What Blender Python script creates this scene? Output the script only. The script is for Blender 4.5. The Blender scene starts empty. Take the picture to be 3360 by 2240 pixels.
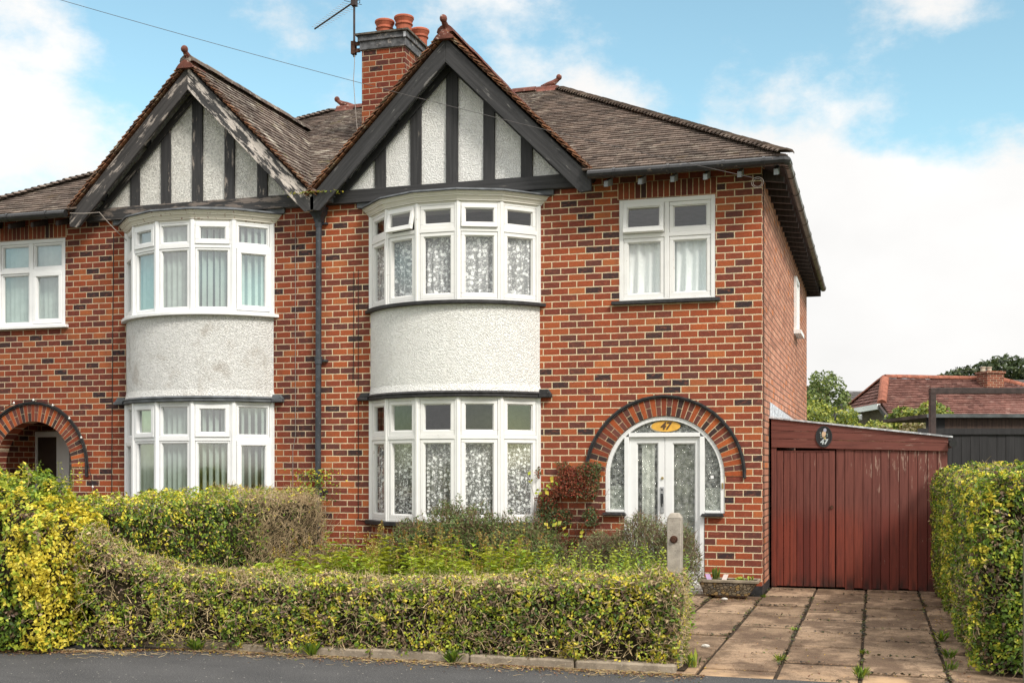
import bpy, bmesh, math, random
import numpy as np
from mathutils import Vector, Matrix
from mathutils.geometry import tessellate_polygon
random.seed(7); RNG = np.random.default_rng(11)
PI = math.pi
SC = bpy.context.scene

# ------------------------------------------------------------------ camera
TH = math.radians(17.03)
cam = bpy.data.cameras.new('camera'); camo = bpy.data.objects.new('camera', cam)
SC.collection.objects.link(camo); SC.camera = camo
camo.location = (1.381, -15.443, 1.656)
camo.rotation_euler = (PI/2, 0, TH)
cam.sensor_width = 36; cam.lens = 41.61; cam.shift_y = 410/3360
cam.clip_start = 0.1; cam.clip_end = 4000

# ------------------------------------------------------------------ world, sun, exposure
SUN_DIR = Vector((0.66, -0.50, 0.80)).normalized()
world = bpy.data.worlds.new('World'); SC.world = world; world.use_nodes = True
SKY_STRENGTH = 0.12
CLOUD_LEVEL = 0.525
def build_world():
    nt = world.node_tree; nt.nodes.clear()
    N = nt.nodes.new; L = nt.links.new
    out = N('ShaderNodeOutputWorld'); bg = N('ShaderNodeBackground'); bg.inputs[1].default_value = SKY_STRENGTH
    L(bg.outputs[0], out.inputs[0])
    sky = N('ShaderNodeTexSky'); sky.sky_type = 'NISHITA'; sky.sun_disc = False
    sky.sun_elevation = math.asin(SUN_DIR.z)
    sky.sun_rotation = math.atan2(SUN_DIR.x, SUN_DIR.y)
    sky.air_density = 1.0; sky.dust_density = 0.6; sky.ozone_density = 2.0
    tc = N('ShaderNodeTexCoord')
    sep = N('ShaderNodeSeparateXYZ'); L(tc.outputs['Generated'], sep.inputs[0])
    def mth(op, a, b=None, c=None, clamp=False):
        m = N('ShaderNodeMath'); m.operation = op; m.use_clamp = clamp
        for i, v in enumerate((a, b, c)):
            if v is None: continue
            if isinstance(v, (int, float)): m.inputs[i].default_value = v
            else: L(v, m.inputs[i])
        return m.outputs[0]
    # azimuth (0 = due back of the houses, + to the right) and elevation of the direction
    az = mth('ARCTAN2', sep.outputs[0], sep.outputs[1])
    el = mth('ARCSINE', sep.outputs[2])
    cmb = N('ShaderNodeCombineXYZ'); L(az, cmb.inputs[0]); L(mth('MULTIPLY', el, 1.5), cmb.inputs[1])
    nz = N('ShaderNodeTexNoise'); nz.inputs['Scale'].default_value = 5.5; nz.inputs['Detail'].default_value = 9
    nz.inputs['Roughness'].default_value = 0.62; L(cmb.outputs[0], nz.inputs['Vector'])
    nz2 = N('ShaderNodeTexNoise'); nz2.inputs['Scale'].default_value = 2.2; nz2.inputs['Detail'].default_value = 3
    L(cmb.outputs[0], nz2.inputs['Vector'])
    def blob(a0, e0, sa, se, w):
        da = mth('DIVIDE', mth('SUBTRACT', az, a0), sa); de = mth('DIVIDE', mth('SUBTRACT', el, e0), se)
        r2 = mth('ADD', mth('MULTIPLY', da, da), mth('MULTIPLY', de, de))
        return mth('MULTIPLY', mth('POWER', 2.718, mth('MULTIPLY', r2, -1.0)), w)
    acc = mth('MULTIPLY', mth('SUBTRACT', nz.outputs[0], 0.5), 2.4)
    acc = mth('ADD', acc, mth('MULTIPLY', mth('SUBTRACT', nz2.outputs[0], 0.5), 0.5))
    acc = mth('ADD', acc, CLOUD_BIAS)
    for b in CLOUD_BLOBS: acc = mth('ADD', acc, blob(*b))
    mr = N('ShaderNodeMapRange'); mr.interpolation_type = 'SMOOTHSTEP'
    L(acc, mr.inputs[0]); mr.inputs[1].default_value = -0.12; mr.inputs[2].default_value = 0.42
    # cloud brightness with soft grey variation
    nz3 = N('ShaderNodeTexNoise'); nz3.inputs['Scale'].default_value = 4.0; nz3.inputs['Detail'].default_value = 6
    L(cmb.outputs[0], nz3.inputs['Vector'])
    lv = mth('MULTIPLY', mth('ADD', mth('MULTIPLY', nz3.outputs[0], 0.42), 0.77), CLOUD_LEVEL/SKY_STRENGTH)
    zen = N('ShaderNodeMapRange'); L(el, zen.inputs[0])          # clouds above the view raised, as in an overcast, for more ambient light
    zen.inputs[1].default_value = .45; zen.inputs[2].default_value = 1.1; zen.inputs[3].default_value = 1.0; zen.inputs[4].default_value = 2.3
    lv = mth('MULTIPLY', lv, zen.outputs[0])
    cc = N('ShaderNodeVectorMath'); cc.operation = 'SCALE'; cc.inputs[0].default_value = (1.0, 0.99, 0.975); L(lv, cc.inputs[3])
    tint = N('ShaderNodeMix'); tint.data_type = 'RGBA'; tint.blend_type = 'MULTIPLY'; tint.inputs[0].default_value = 1
    L(sky.outputs[0], tint.inputs[6]); tint.inputs[7].default_value = SKY_TINT
    mix = N('ShaderNodeMix'); mix.data_type = 'RGBA'
    L(mr.outputs[0], mix.inputs[0]); L(tint.outputs[2], mix.inputs[6]); L(cc.outputs[0], mix.inputs[7])
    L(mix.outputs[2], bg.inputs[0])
SKY_TINT = (1.02, 1.12, .88, 1)
CLOUD_BIAS = -0.22
def pazel(x, y):          # azimuth and elevation of a point of the sky seen from the pavement opposite
    u = (x*1.42857-1680)/3884; v = (1530-y*1.42857)/3884
    return math.atan(u)-TH, math.atan(v/math.sqrt(1+u*u))
CLOUD_BLOBS = [
    (*pazel(1960, 640), .30, .15, .62), (*pazel(1620, 420), .13, .085, .45), (*pazel(2150, 900), .40, .16, .6),
    (*pazel(1330, 300), .12, .06, .22), (*pazel(2250, 380), .09, .045, .25), (*pazel(2280, 170), .12, .055, -.50),
    (*pazel(10, 110), .065, .09, .55), (*pazel(60, 290), .09, .04, .40), (*pazel(150, 85), .03, .02, .25),
    (*pazel(720, 60), .075, .05, .34), (*pazel(1070, 40), .07, .04, .33), (*pazel(2090, 20), .07, .03, .45),
    (*pazel(1950, 150), .05, .03, .22), (*pazel(430, 230), .13, .12, -.30), (*pazel(1600, 100), .25, .07, -.35),
    (*pazel(200, 420), .22, .05, .20), (*pazel(1545, 290), .035, .045, -.55), (*pazel(2120, 345), .07, .022, -.40), (*pazel(1700, 330), .02, .05, -.15),
    (-2.2, .5, .9, .6, .55), (2.2, .45, 1.2, .6, .55), (3.1, .3, .8, .6, .4), (-3.1, .3, .8, .6, .4), (0.4, 1.25, 4.0, .62, .9), (*pazel(700, 480), .45, .07, .22)]  # blobs without pazel: unseen clouds added to make the ambient light white
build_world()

sun = bpy.data.lights.new('sun', 'SUN'); suno = bpy.data.objects.new('sun', sun); SC.collection.objects.link(suno)
sun.energy = 1.9; sun.angle = math.radians(14); sun.color = (1.0, 0.95, 0.87)
suno.rotation_euler = SUN_DIR.to_track_quat('Z', 'Y').to_euler(); suno.location = (6, -10, 14)
SC.view_settings.view_transform = 'Standard'; SC.view_settings.look = 'None'
SC.view_settings.exposure = 0.95; SC.view_settings.gamma = 1.0

# ------------------------------------------------------------------ material helpers
class NB:
    def __init__(s, name):
        s.m = bpy.data.materials.new(name); s.m.use_nodes = True
        s.nt = s.m.node_tree; s.nt.nodes.clear()
        s.out = s.N('ShaderNodeOutputMaterial')
    def N(s, t): return s.nt.nodes.new(t)
    def L(s, a, b): s.nt.links.new(a, b)
    def put(s, sock, v):
        if isinstance(v, bpy.types.NodeSocket): s.L(v, sock)
        elif isinstance(v, (tuple, list)) and len(v) == 3 and sock.type == 'RGBA': sock.default_value = (*v, 1)
        else: sock.default_value = v
    def obj(s): return s.N('ShaderNodeTexCoord').outputs['Object']
    def uv(s): return s.N('ShaderNodeTexCoord').outputs['UV']
    def sep(s, v):
        n = s.N('ShaderNodeSeparateXYZ'); s.put(n.inputs[0], v); return n.outputs
    def comb(s, x=0, y=0, z=0):
        n = s.N('ShaderNodeCombineXYZ')
        for i, v in enumerate((x, y, z)): s.put(n.inputs[i], v)
        return n.outputs[0]
    def mp(s, v, scale=(1, 1, 1), rot=(0, 0, 0), loc=(0, 0, 0)):
        n = s.N('ShaderNodeMapping'); s.put(n.inputs[0], v)
        n.inputs['Scale'].default_value = scale; n.inputs['Rotation'].default_value = rot; n.inputs['Location'].default_value = loc
        return n.outputs[0]
    def noise(s, v, scale=5, detail=4, rough=.55, color=False, dist=0):
        n = s.N('ShaderNodeTexNoise'); s.put(n.inputs['Vector'], v); n.inputs['Scale'].default_value = scale
        n.inputs['Detail'].default_value = detail; n.inputs['Roughness'].default_value = rough; n.inputs['Distortion'].default_value = dist
        return n.outputs[1 if color else 0]
    def voro(s, v, scale=5, out=0, feat='F1', rnd=1):
        n = s.N('ShaderNodeTexVoronoi'); n.feature = feat; s.put(n.inputs['Vector'], v); n.inputs['Scale'].default_value = scale
        n.inputs['Randomness'].default_value = rnd
        return n.outputs[out]
    def white(s, v):
        n = s.N('ShaderNodeTexWhiteNoise'); n.noise_dimensions = '3D'; s.put(n.inputs[0], v); return n.outputs
    def math(s, op, a, b=0, c=0, clamp=False):
        n = s.N('ShaderNodeMath'); n.operation = op; n.use_clamp = clamp
        s.put(n.inputs[0], a); s.put(n.inputs[1], b); s.put(n.inputs[2], c); return n.outputs[0]
    def ramp(s, f, stops, interp='LINEAR'):
        n = s.N('ShaderNodeValToRGB'); s.put(n.inputs[0], f); n.color_ramp.interpolation = interp
        e = n.color_ramp.elements
        while len(e) < len(stops): e.new(.5)
        for i, (p, c) in enumerate(stops):
            e[i].position = p; e[i].color = (*c, 1) if len(c) == 3 else c
        return n.outputs[0]
    def step(s, v, a, b, to0=0, to1=1):
        n = s.N('ShaderNodeMapRange'); n.interpolation_type = 'SMOOTHSTEP'; s.put(n.inputs[0], v)
        n.inputs[1].default_value = a; n.inputs[2].default_value = b; n.inputs[3].default_value = to0; n.inputs[4].default_value = to1
        return n.outputs[0]
    def mix(s, f, a, b, mode='MIX'):
        n = s.N('ShaderNodeMix'); n.data_type = 'RGBA'; n.blend_type = mode; n.clamp_factor = True
        s.put(n.inputs[0], f); s.put(n.inputs[6], a); s.put(n.inputs[7], b); return n.outputs[2]
    def bump(s, h, strength=.5, dist=.01, normal=None):
        n = s.N('ShaderNodeBump'); s.put(n.inputs['Height'], h); n.inputs['Strength'].default_value = strength
        n.inputs['Distance'].default_value = dist
        if normal: s.L(normal, n.inputs['Normal'])
        return n.outputs[0]
    def geo(s, name): return s.N('ShaderNodeNewGeometry').outputs[name]
    def attr(s, name):
        n = s.N('ShaderNodeAttribute'); n.attribute_name = name; return n.outputs[0]
    def bsdf(s, col, rough=.8, normal=None, spec=.3, metal=0, **kw):
        n = s.N('ShaderNodeBsdfPrincipled'); s.put(n.inputs['Base Color'], col); s.put(n.inputs['Roughness'], rough)
        n.inputs['Specular IOR Level'].default_value = spec; n.inputs['Metallic'].default_value = metal
        if normal: s.L(normal, n.inputs['Normal'])
        for k, v in kw.items(): s.put(n.inputs[k.replace('_', ' ')], v)
        return n.outputs[0]
    def done(s, sh): s.L(sh, s.out.inputs[0]); return s.m

def m_plain(name, col, rough=.7, spec=.3, var=.15, scale=8, bump=.15, metal=0, spots=None):
    b = NB(name); o = b.obj()
    n = b.noise(o, scale, 5)
    c = b.mix(b.step(n, .3, .7), tuple(x*(1-var) for x in col), tuple(min(1, x*(1+var)) for x in col))
    if spots: c = b.mix(b.step(b.noise(o, spots[1], 6, .7), spots[2], spots[2]+.06), c, spots[0])
    return b.done(b.bsdf(c, rough, b.bump(b.noise(o, scale*9, 3), bump, .004), spec, metal))

def m_brick(name, axis, cols, mortar, tint=(1, 1, 1), phase=0.0, length=.232, mw=.0064, wobble=.0035, speck=0.0, wash=1.0):
    b = NB(name); o = b.obj(); sp = b.sep(o)
    u = sp[axis]; v = sp[2]
    wob = b.noise(o, 28, 3, color=True); ws = b.sep(wob)
    u = b.math('ADD', u, b.math('MULTIPLY', b.math('SUBTRACT', ws[0], .5), wobble*2.2))
    v = b.math('ADD', v, b.math('MULTIPLY', b.math('SUBTRACT', ws[1], .5), wobble*2.2))
    vr = b.math('DIVIDE', b.math('SUBTRACT', v, .0075), .09)
    row = b.math('FLOOR', vr); fv = b.math('FRACT', vr)
    off = b.math('MULTIPLY', b.math('FLOORED_MODULO', row, 2.0), .5)
    jit = b.math('MULTIPLY', b.math('SUBTRACT', b.white(b.comb(row, 3.3, 1.7))[0], .5), .05)
    ur = b.math('ADD', b.math('ADD', b.math('DIVIDE', u, length), off), b.math('ADD', jit, phase))
    col = b.math('FLOOR', ur); fu = b.math('FRACT', ur)
    du = b.math('MULTIPLY', b.math('MINIMUM', fu, b.math('SUBTRACT', 1, fu)), length)
    dv = b.math('MULTIPLY', b.math('MINIMUM', fv, b.math('SUBTRACT', 1, fv)), .09)
    d = b.math('MINIMUM', du, dv)
    d = b.math('ADD', d, b.math('MULTIPLY', b.math('SUBTRACT', b.noise(o, 60, 3, .7), .5), .0055))
    mask = b.step(d, mw-.0022, mw+.0026)
    rnd = b.white(b.comb(row, col, .5))
    c = b.ramp(rnd[0], cols, 'CONSTANT')
    rs = b.sep(rnd[1])
    c = b.mix(b.math('MULTIPLY', rs[1], .22), c, (.15, .046, .028))
    fine = b.noise(o, 55, 5, .7)
    c = b.mix(b.step(fine, .25, .8, 0, .5*wash), c, (.05, .03, .028), 'MIX')
    c = b.mix(b.step(b.noise(b.mp(o, (1, 1, 2.0)), 13, 5, .7), .48, .72, 0, .5), c, (.43, .125, .065))
    c = b.mix(b.step(b.noise(b.mp(o, (1, 1, 2.0), loc=(4, 2, 9)), 15, 5, .7), .52, .72, 0, .38*wash), c, (.085, .036, .030))
    c = b.mix(b.step(b.noise(b.mp(o, (3.0, 3.0, .35)), 1.0, 5, .6), .52, .74, 0, .32*wash), c, (.10, .055, .045))
    c = b.mix(b.step(b.noise(o, 1.1, 3), .35, .75, 0, .28*wash), c, (.10, .045, .035))
    mcol = b.mix(b.step(b.noise(o, 9, 4), .35, .75), mortar, tuple(x*.72 for x in mortar))
    fin = b.mix(mask, mcol, c)
    if speck: fin = b.mix(b.step(b.noise(b.mp(o, (1, 1, .35)), 42, 2), .76, .79, 0, speck), fin, (.8, .77, .7))
    fin = b.mix(1.0, fin, tint, 'MULTIPLY')
    h = b.math('ADD', b.math('MULTIPLY', mask, .8), b.math('MULTIPLY', fine, .35))
    return b.done(b.bsdf(fin, .88, b.bump(h, .8, .006), .2))

FACE = [(0, (.030, .027, .031)), (.075, (.140, .048, .038)), (.18, (.225, .053, .033)), (.36, (.33, .069, .030)),
        (.57, (.425, .090, .031)), (.77, (.51, .120, .036)), (.92, (.57, .165, .050))]
MT = (.74, .60, .40)
M = {}
M['brick'] = m_brick('brick facing', 0, FACE, MT, phase=.0, speck=.5)
M['brick2'] = m_brick('brick facing dull', 0, FACE, MT, tint=(.74, .71, .73), phase=.37)
M['brick_stack'] = m_brick('sooted chimney brick', 0, FACE, (.62, .50, .34), tint=(.66, .60, .60), phase=.12)
M['brick_corner'] = m_brick('brick returning headers', 1, FACE, MT, length=.116, phase=.0)
SIDE = [(0, (.40, .18, .115)), (.12, (.52, .235, .15)), (.45, (.60, .285, .185)), (.75, (.66, .33, .215)), (.95, (.60, .21, .08))]
M['brick_side'] = m_brick('brick common', 1, SIDE, (.15, .09, .065), length=.232, mw=.0085, phase=.2, wash=.35)  # mortar colour darkened to draw the shadow lines between courses
M['brick_bay'] = m_brick('brick bay headers', 0, FACE, MT, length=.100, phase=.1)
M['brick_far'] = m_brick('brick chimney red', 0, [(0, (.16, .05, .03)), (.4, (.25, .07, .04)), (.7, (.33, .1, .05))], (.45, .35, .25))

def m_islands(name, cols, mort=None, edge=.3, scale=55):
    b = NB(name); o = b.obj(); r = b.geo('Random Per Island')
    c = b.ramp(r, cols, 'CONSTANT'); f = b.noise(o, scale, 5, .7)
    c = b.mix(b.step(f, .3, .8, 0, .5), c, (.05, .03, .028))
    return b.done(b.bsdf(c, .88, b.bump(f, .5, .004), .2))
M['vous_red'] = m_islands('voussoir full bricks', [(0, (.25, .055, .025)), (.35, (.40, .09, .028)), (.7, (.47, .115, .033))])
M['vous_dark'] = m_islands('voussoir half bricks', [(0, (.05, .032, .03)), (.3, (.13, .05, .04)), (.6, (.17, .06, .045))])
M['soldier'] = m_islands('soldier bricks', [(0, (.06, .03, .026)), (.15, (.15, .04, .026)), (.45, (.22, .055, .028)), (.8, (.30, .075, .03))])
M['mortar'] = m_plain('mortar', MT, .95, .1, .2, 20)

def m_tile(name, cols, lichen, lf, moss=None):
    b = NB(name); o = b.obj(); r = b.geo('Random Per Island')
    c = b.ramp(r, cols)
    c = b.mix(b.step(b.noise(o, 1.3, 4), .35, .7, 0, .4), c, tuple(x*.7 for x in cols[0][1]))
    c = b.mix(b.math('MULTIPLY', b.step(b.noise(o, 14, 6, .75), .52, .66), lf), c, lichen)
    c = b.mix(b.math('MULTIPLY', b.step(b.noise(b.mp(o, loc=(5, 3, 1)), 3.2, 4), .56, .72), lf*1.2), c, lichen)
    if moss: c = b.mix(b.step(b.noise(b.mp(o, loc=(2, 8, 1)), 4, 5), .6, .72, 0, .7), c, moss)
    return b.done(b.bsdf(c, .9, b.bump(b.noise(o, 60, 4), .5, .004), .2))
M['tile'] = m_tile('roof tiles brown', [(0, (.066, .049, .040)), (.5, (.122, .090, .073)), (1, (.20, .148, .120))], (.38, .33, .27), .38, (.125, .088, .055))
M['tile_l'] = m_tile('roof tiles lichened', [(0, (.070, .052, .043)), (.5, (.13, .095, .078)), (1, (.21, .16, .13))], (.55, .50, .42), .6, (.19, .17, .07))
M['tile_v'] = m_tile('gable tiles orange brown', [(0, (.10, .050, .034)), (.5, (.23, .10, .055)), (1, (.38, .17, .09))], (.48, .40, .28), .5)
M['tile_red'] = m_tile('bungalow tiles', [(0, (.13, .060, .050)), (.5, (.20, .092, .074)), (1, (.27, .135, .11))], (.36, .25, .21), .4)
M['tile_grey'] = m_tile('grey far tiles', [(0, (.13, .12, .115)), (1, (.2, .185, .175))], (.3, .28, .26), .2)
M['terra'] = m_plain('terracotta', (.135, .048, .034), .75, .25, .4, 9, .3, spots=((.45, .33, .28), 16, .60))
M['terra_pot'] = m_plain('terracotta pot', (.36, .10, .055), .7, .25, .18, 6, .2)

def m_wood(name, base, pale, amount, rot=(0, 0, 0), sheen=.35):
    b = NB(name); o = b.obj(); p = b.mp(o, (1, 1, 1), rot)
    g = b.noise(b.mp(p, (34, 34, 1.6)), 1.0, 6, .6)
    g2 = b.noise(b.mp(p, (90, 90, 3)), 1.0, 4, .6)
    c = b.mix(b.step(g, .3, .7), tuple(x*.75 for x in base), tuple(x*1.5 for x in base))
    if amount:
        pe = b.math('ADD', b.math('MULTIPLY', b.noise(b.mp(p, (14, 14, 3.2)), 1.0, 6, .65), .75), b.math('MULTIPLY', g2, .25))
        thr = 1-amount
        pc = b.mix(b.step(g2, .35, .7), pale, tuple(x*.62 for x in pale))
        c = b.mix(b.step(pe, thr, thr+.05), c, pc)
    return b.done(b.bsdf(c, .65, b.bump(g2, .45, .004), sheen))
BK = (.032, .031, .032)
R45 = (0, PI/4, 0); RM45 = (0, -PI/4, 0); RH = (0, PI/2, 0)
M['wood_v'] = m_wood('black timber upright', BK, (.2, .18, .16), .40)
M['wood_h'] = m_wood('black timber level', BK, (.2, .18, .16), .40, RH)
M['wood_r'] = m_wood('black timber right rake', BK, (.2, .19, .18), .42, R45)
M['wood_l'] = m_wood('black timber left rake', BK, (.2, .19, .18), .42, RM45)
M['peel_v'] = m_wood('peeling timber upright', (.030, .029, .03), (.34, .29, .25), .44)
M['peel_h'] = m_wood('peeling timber level', (.035, .033, .033), (.22, .18, .155), .50, RH)
M['peel_r'] = m_wood('peeling timber right rake', (.04, .038, .038), (.70, .62, .56), .51, R45)
M['peel_l'] = m_wood('peeling timber left rake', (.04, .036, .035), (.42, .36, .32), .45, RM45)
M['soffit'] = m_wood('dark soffit boards', (.018, .016, .016), (.1, .09, .08), 0)
M['rafter'] = m_wood('dark brown rafter', (.035, .025, .022), (.1, .09, .08), 0)
M['bargepaint'] = m_plain('grey rafter end', (.34, .36, .38), .6, .3, .2)

def m_render(name, col, dirt, amt, speck):
    b = NB(name); o = b.obj()
    v = b.voro(o, 62, 0); n = b.noise(o, 34, 5, .7)
    h = b.math('ADD', b.math('MULTIPLY', b.step(v, .15, .62, 1, 0), .8), n)
    c = b.mix(b.step(n, .3, .62), tuple(x*speck for x in col), col)
    c = b.mix(b.math('MULTIPLY', b.step(b.noise(o, 2.4, 6, .65), .50, .74), amt), c, dirt)
    c = b.mix(b.math('MULTIPLY', b.step(b.noise(b.mp(o, (2.2, 2.2, .6)), 2.0, 6, .7), .55, .75), amt*.6), c, dirt)
    return b.done(b.bsdf(c, .95, b.bump(h, .9, .012), .1))
M['render'] = m_render('white roughcast', (.84, .83, .80), (.60, .57, .53), .3, .86)
M['render_l'] = m_render('soiled roughcast', (.74, .73, .71), (.36, .31, .26), .65, .74)
M['render_gl'] = m_render('old roughcast gable', (.78, .76, .71), (.50, .45, .39), .45, .62)

def m_paint(name, col, chip, amt, rot=(0, 0, 0)):
    b = NB(name); o = b.obj()
    c = b.mix(b.step(b.noise(o, 5, 5), .4, .75, 0, .5), col, tuple(x*.88 for x in col))
    if amt:
        p = b.noise(b.mp(o, (18, 18, 9)), 1.0, 7, .7)
        c = b.mix(b.step(p, 1-amt, 1-amt+.03), c, chip)
        q = b.noise(b.mp(o, (4, 4, 60)), 1.0, 4, .6)
        c = b.mix(b.step(q, .70, .74, 0, .7 if amt > .3 else .3), c, tuple(x*.75 for x in chip))
    return b.done(b.bsdf(c, .45, b.bump(b.noise(o, 40, 4), .2, .003), .35))
M['white'] = m_paint('old white gloss paint', (.80, .79, .77), (.36, .30, .24), .33)
M['white_s'] = m_paint('sound white paint', (.80, .80, .79), (.4, .35, .3), .25)
M['upvc'] = m_paint('white plastic frame', (.80, .80, .80), (.4, .35, .3), 0)
M['cream'] = m_paint('cream cornice', (.72, .69, .62), (.40, .33, .26), .34)
M['cream_l'] = m_paint('flaking cornice', (.70, .66, .58), (.24, .10, .055), .40)
M['black'] = m_plain('black gloss paint', (.025, .026, .029), .42, .4, .3, 12, .25, spots=((.16, .16, .16), 24, .66))
M['sill'] = m_plain('worn black sill', (.034, .033, .034), .6, .3, .35, 14, .5, spots=((.30, .28, .25), 30, .66))
M['lead'] = m_plain('lead flashing', (.085, .092, .10), .6, .4, .35, 7, .5, spots=((.36, .37, .38), 26, .66))
M['iron'] = m_plain('painted cast iron', (.036, .042, .052), .42, .5, .3, 6, .3, spots=((.13, .14, .16), 20, .6))
M['plastic'] = m_plain('black plastic gutter', (.016, .015, .015), .32, .5, .25, 10, .1, spots=((.10, .085, .07), 9, .6))
M['brownpl'] = m_plain('weathered brown gutter', (.055, .040, .030), .38, .5, .4, 7, .15, spots=((.13, .11, .08), 12, .52))
M['cable'] = m_plain('cable sheath', (.02, .019, .018), .6)
M['cable_p'] = m_plain('pale cable', (.30, .26, .23), .6)
M['steel'] = m_plain('galvanised steel', (.45, .45, .46), .45, .5, .2, 30, .1, .6)
M['brass'] = m_plain('brass lock', (.45, .34, .16), .35, .5, .2, 30, .1, .7)
M['rust'] = m_plain('rusted iron', (.075, .035, .022), .8, .2, .45, 20, .5)
M['rustbrown'] = m_plain('brown painted steel', (.040, .026, .023), .55, .35, .3, 12, .2)
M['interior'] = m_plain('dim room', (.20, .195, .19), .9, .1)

def m_glass(name, refl, tint=(.93, .96, .95), bump=0, bscale=30, frost=0):
    b = NB(name); o = b.obj()
    nrm = None
    if bump:
        nrm = b.bump(b.noise(o, bscale, 3), bump, .02)
    gn = b.N('ShaderNodeNewGeometry'); dt = b.N('ShaderNodeVectorMath'); dt.operation = 'DOT_PRODUCT'
    b.L(gn.outputs['Incoming'], dt.inputs[0]); b.L(nrm if nrm else gn.outputs['Normal'], dt.inputs[1])
    co = b.math('SUBTRACT', 1.0, b.math('ABSOLUTE', dt.outputs['Value']), clamp=True)      # thin pane: the same from both sides
    f = b.math('ADD', b.math('ADD', .075, b.math('MULTIPLY', b.math('POWER', co, 5.0), .9)), refl, clamp=True)
    t = b.N('ShaderNodeBsdfTransparent'); t.inputs[0].default_value = (*tint, 1)
    g = b.N('ShaderNodeBsdfGlossy'); g.inputs['Roughness'].default_value = .01 if not bump else .06
    if nrm: b.L(nrm, g.inputs['Normal'])
    mx = b.N('ShaderNodeMixShader'); b.L(f, mx.inputs[0]); b.L(t.outputs[0], mx.inputs[1]); b.L(g.outputs[0], mx.inputs[2])
    if frost:                       # rolled pattern: ripples and cell edges drawn as a pale etched coat
        o = b.obj(); w = b.noise(b.mp(o, (1, 1, .55)), 34, 3, .6, dist=1.6); rp = b.step(b.math('ABSOLUTE', b.math('SUBTRACT', w, .5)), .015, .06, 1, 0)
        cell = b.step(b.voro(b.mp(o, (1, 1, .7)), 38, 0, 'DISTANCE_TO_EDGE'), .03, .12, 1, 0)
        df = b.N('ShaderNodeBsdfDiffuse'); b.put(df.inputs[0], b.mix(b.step(b.noise(o, 20, 4), .35, .65), (.10, .11, .10), (.62, .64, .60)))
        m2 = b.N('ShaderNodeMixShader'); b.L(b.math('MULTIPLY', b.math('MAXIMUM', rp, cell), frost), m2.inputs[0]); b.L(mx.outputs[0], m2.inputs[1]); b.L(df.outputs[0], m2.inputs[2]); mx = m2
    return b.done(mx.outputs[0])
M['glass'] = m_glass('old window glass', .05, (.98, .99, .985), bump=.03, bscale=3)
M['glass_pvc'] = m_glass('double glazing', .26, (.80, .90, .88), bump=.02, bscale=2)
M['glass_pat'] = m_glass('patterned glass', .03, (.92, .94, .92), bump=.9, bscale=48, frost=.42)

def m_lace(name, scale, base_a, col, pat='flower'):
    b = NB(name); u = b.uv(); us = b.sep(u)
    w = b.noise(u, 9, 2, color=True)
    p = b.mix(.06, u, w)
    d = b.voro(p, scale, 0, rnd=.75)
    fl = b.step(d, .30, .36, 1, 0)
    hole = b.step(d, .06, .10)
    leaf = b.step(b.voro(b.mp(p, (1.3, .8, 1), (0, 0, .7)), scale*2.3, 0), .24, .30, 1, 0)
    ln = b.noise(u, scale*.8, 2, .5, dist=1.2)
    sw = b.step(b.math('ABSOLUTE', b.math('SUBTRACT', ln, .5)), .012, .030, 1, 0)
    a = b.math('MAXIMUM', b.math('MULTIPLY', fl, hole), b.math('MAXIMUM', b.math('MULTIPLY', leaf, .85), b.math('MULTIPLY', sw, .8)))
    net = b.math('MULTIPLY', b.noise(b.mp(u, (2.2, .12, 1)), 9, 3), .30)
    a = b.math('MAXIMUM', a, b.math('ADD', net, base_a), clamp=True)
    tr = b.N('ShaderNodeBsdfTransparent')
    df = b.N('ShaderNodeBsdfDiffuse'); df.inputs[0].default_value = (*col, 1)
    tl = b.N('ShaderNodeBsdfTranslucent'); tl.inputs[0].default_value = (*col, 1)
    m1 = b.N('ShaderNodeMixShader'); m1.inputs[0].default_value = .06; b.L(df.outputs[0], m1.inputs[1]); b.L(tl.outputs[0], m1.inputs[2])
    mx = b.N('ShaderNodeMixShader'); b.L(a, mx.inputs[0]); b.L(tr.outputs[0], mx.inputs[1]); b.L(m1.outputs[0], mx.inputs[2])
    return b.done(mx.outputs[0])
M['lace_fl'] = m_lace('flowered lace', 14, .20, (.97, .97, .97))
M['lace_lf'] = m_lace('leafy lace', 18, .05, (.97, .97, .96))
M['net'] = m_lace('bedroom net', 15, .80, (.95, .96, .95))
M['drape'] = m_plain('pale drape', (.80, .82, .74), .9, .1, .25, 9, .2)
M['drape_d'] = m_plain('dim olive curtain', (.24, .25, .20), .9, .1, .45, 7, .2)
M['blind'] = m_plain('pale blind slat', (.66, .66, .62), .8, .2, .1, 6, .1)

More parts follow.
